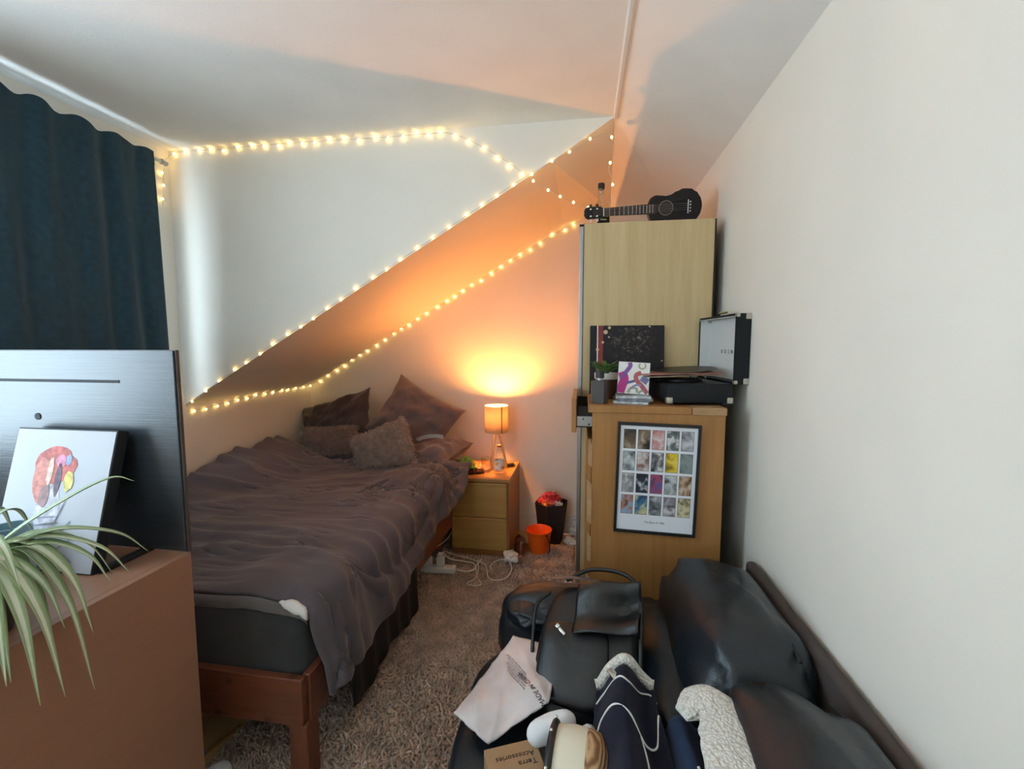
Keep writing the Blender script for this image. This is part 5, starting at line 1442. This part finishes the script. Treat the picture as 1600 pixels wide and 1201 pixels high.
part('sherpa_lining', flap_mesh([(.222, .905, .668), (.240, .935, .682), (.272, .945, .690), (.290, .915, .690), (.288, .87, .690), (.285, .82, .688), (.288, .74, .685), (.290, .60, .68)], lambda s: .024 + .046 * s, .015, 4), 'sherpa_white', jk2, smooth='all', label='thick white sherpa lining')

# ------------------------------------------------------------------ floor oddments by the bed foot
rdw = thing('floor_wand', 'thin brown rod with grey tip lying on the wooden floor by the bed', 'rod', (-1.28, 1.30, 0))
a_, b_ = Vector((-1.315, 1.215, .008)), Vector((-1.262, 1.385, .008))
part('shaft', MB().tube([a_.lerp(b_, .35), b_], .006, 8), 'oak_warm', rdw, smooth=True)
part('tip', MB().tube([a_, a_.lerp(b_, .3), a_.lerp(b_, .36)], [.004, .009, .006], 8), 'metal_grey', rdw, smooth=True)
tr_ = thing('white_trainer', 'toe of a white trainer standing on the rug under the bed foot', 'shoe', (-1.125, 1.12, .03))
SHM = TR((-1.125, 1.09, .030), (0, 0, .35))
part('upper', MB().superbox((.048, .13, .065), (2.3, 2.4), (28, 16), SHM @ TR((0, 0, .018)), lambda p: Vector((p.x * (1 - .15 * max(0, -p.y / .13)), p.y, max(p.z, -.012) * (1 - .45 * max(0, p.y / .13) ** 1.2)))), 'white_plastic', tr_, smooth='all')
part('sole', MB().superbox((.051, .134, .016), (5, 2.4), (28, 8), SHM @ TR((0, 0, .012))), 'white_cotton', tr_, smooth='all')

# ------------------------------------------------------------------ fairy lights
emit('fairy_glow', (1.0, 0.66, 0.20), FAIRY_STRENGTH)
plain('fairy_wire', (.55, .50, .42), .5)
me_bulb = MB().superbox((.0058, .0058, .0066), (2, 2), (8, 5)).mesh('bulb', 'fairy_glow', (0, 0, 0), 'all')
def fairy(label, pts, step, jit=.006, seed=1):
    g_ = random.Random(seed)
    P = spline(pts, 10)
    root = thing('fairy_lights', label, 'string lights', P[0], 'warm fairy light strings pinned along the staircase box')
    part('wire', MB().tube(P, .0013, 4), 'fairy_wire', root)
    acc = step * .5
    for p, q in zip(P, P[1:]):
        L = (q - p).length
        while acc <= L:
            c = p.lerp(q, acc / L) + Vector((g_.uniform(-jit, jit), 0, g_.uniform(-jit * 1.6, jit)))
            o = bpy.data.objects.new('bulb', me_bulb); COL.objects.link(o); o.parent = root; o.location = c - Vector(P[0])
            acc += step * g_.uniform(.85, 1.15)
        acc -= L
yf = YG - .012
fairy('warm fairy lights along the ceiling edge of the staircase box, then hanging to the wardrobe', [(-2.188, 2.10, 2.17), (-2.187, 2.11, 2.26), (-2.186, 2.12, 2.36), (-2.165, yf, 2.455), (-1.90, yf, 2.458), (-1.68, yf, 2.462), (-1.32, yf, 2.460), (-.98, yf, 2.455), (-.73, yf, 2.456), (-.62, yf, 2.442), (-.467, yf, 2.367), (-.344, yf, 2.286), (-.25, yf, 2.215), (-.14, 2.20, 2.155), (-.05, 2.25, 2.125), (.04, 2.30, 2.11)], .072, .006, 3)
zl = lambda x: ZS + (x - XL) * (fz - ZS) / (fx - XL)
fairy('warm fairy lights up the front edge of the sloping soffit and down beside the wardrobe', [(-2.19, yf, 1.10)] + [(x, yf, zl(x) + .004) for x in (-1.9, -1.5, -1.1, -.7, -.3)] + [(-.06, yf, 2.335), (.05, yf, 2.39), (.112, 2.19, 2.40), (.124, 2.22, 2.32), (.106, 2.24, 2.27), (.124, 2.25, 2.22), (.121, 2.26, 2.15), (.124, 2.27, 2.07), (.120, 2.27, 2.012)], .098, .004, 5)
fairy('warm fairy lights along the lower edge of the soffit where it meets the walls', [(-2.197, 2.18, 1.065), (-2.197, 2.42, 1.082), (-2.197, 2.72, 1.098), (-2.197, 3.0, 1.110), (-2.188, 3.28, 1.118), (-2.14, 3.338, 1.140), (-1.884, 3.341, 1.288), (-1.552, 3.341, 1.484), (-1.025, 3.341, 1.786), (-.53, 3.341, 2.068), (-.247, 3.341, 2.228), (-.06, 3.341, 2.318)], .085, .006, 9)
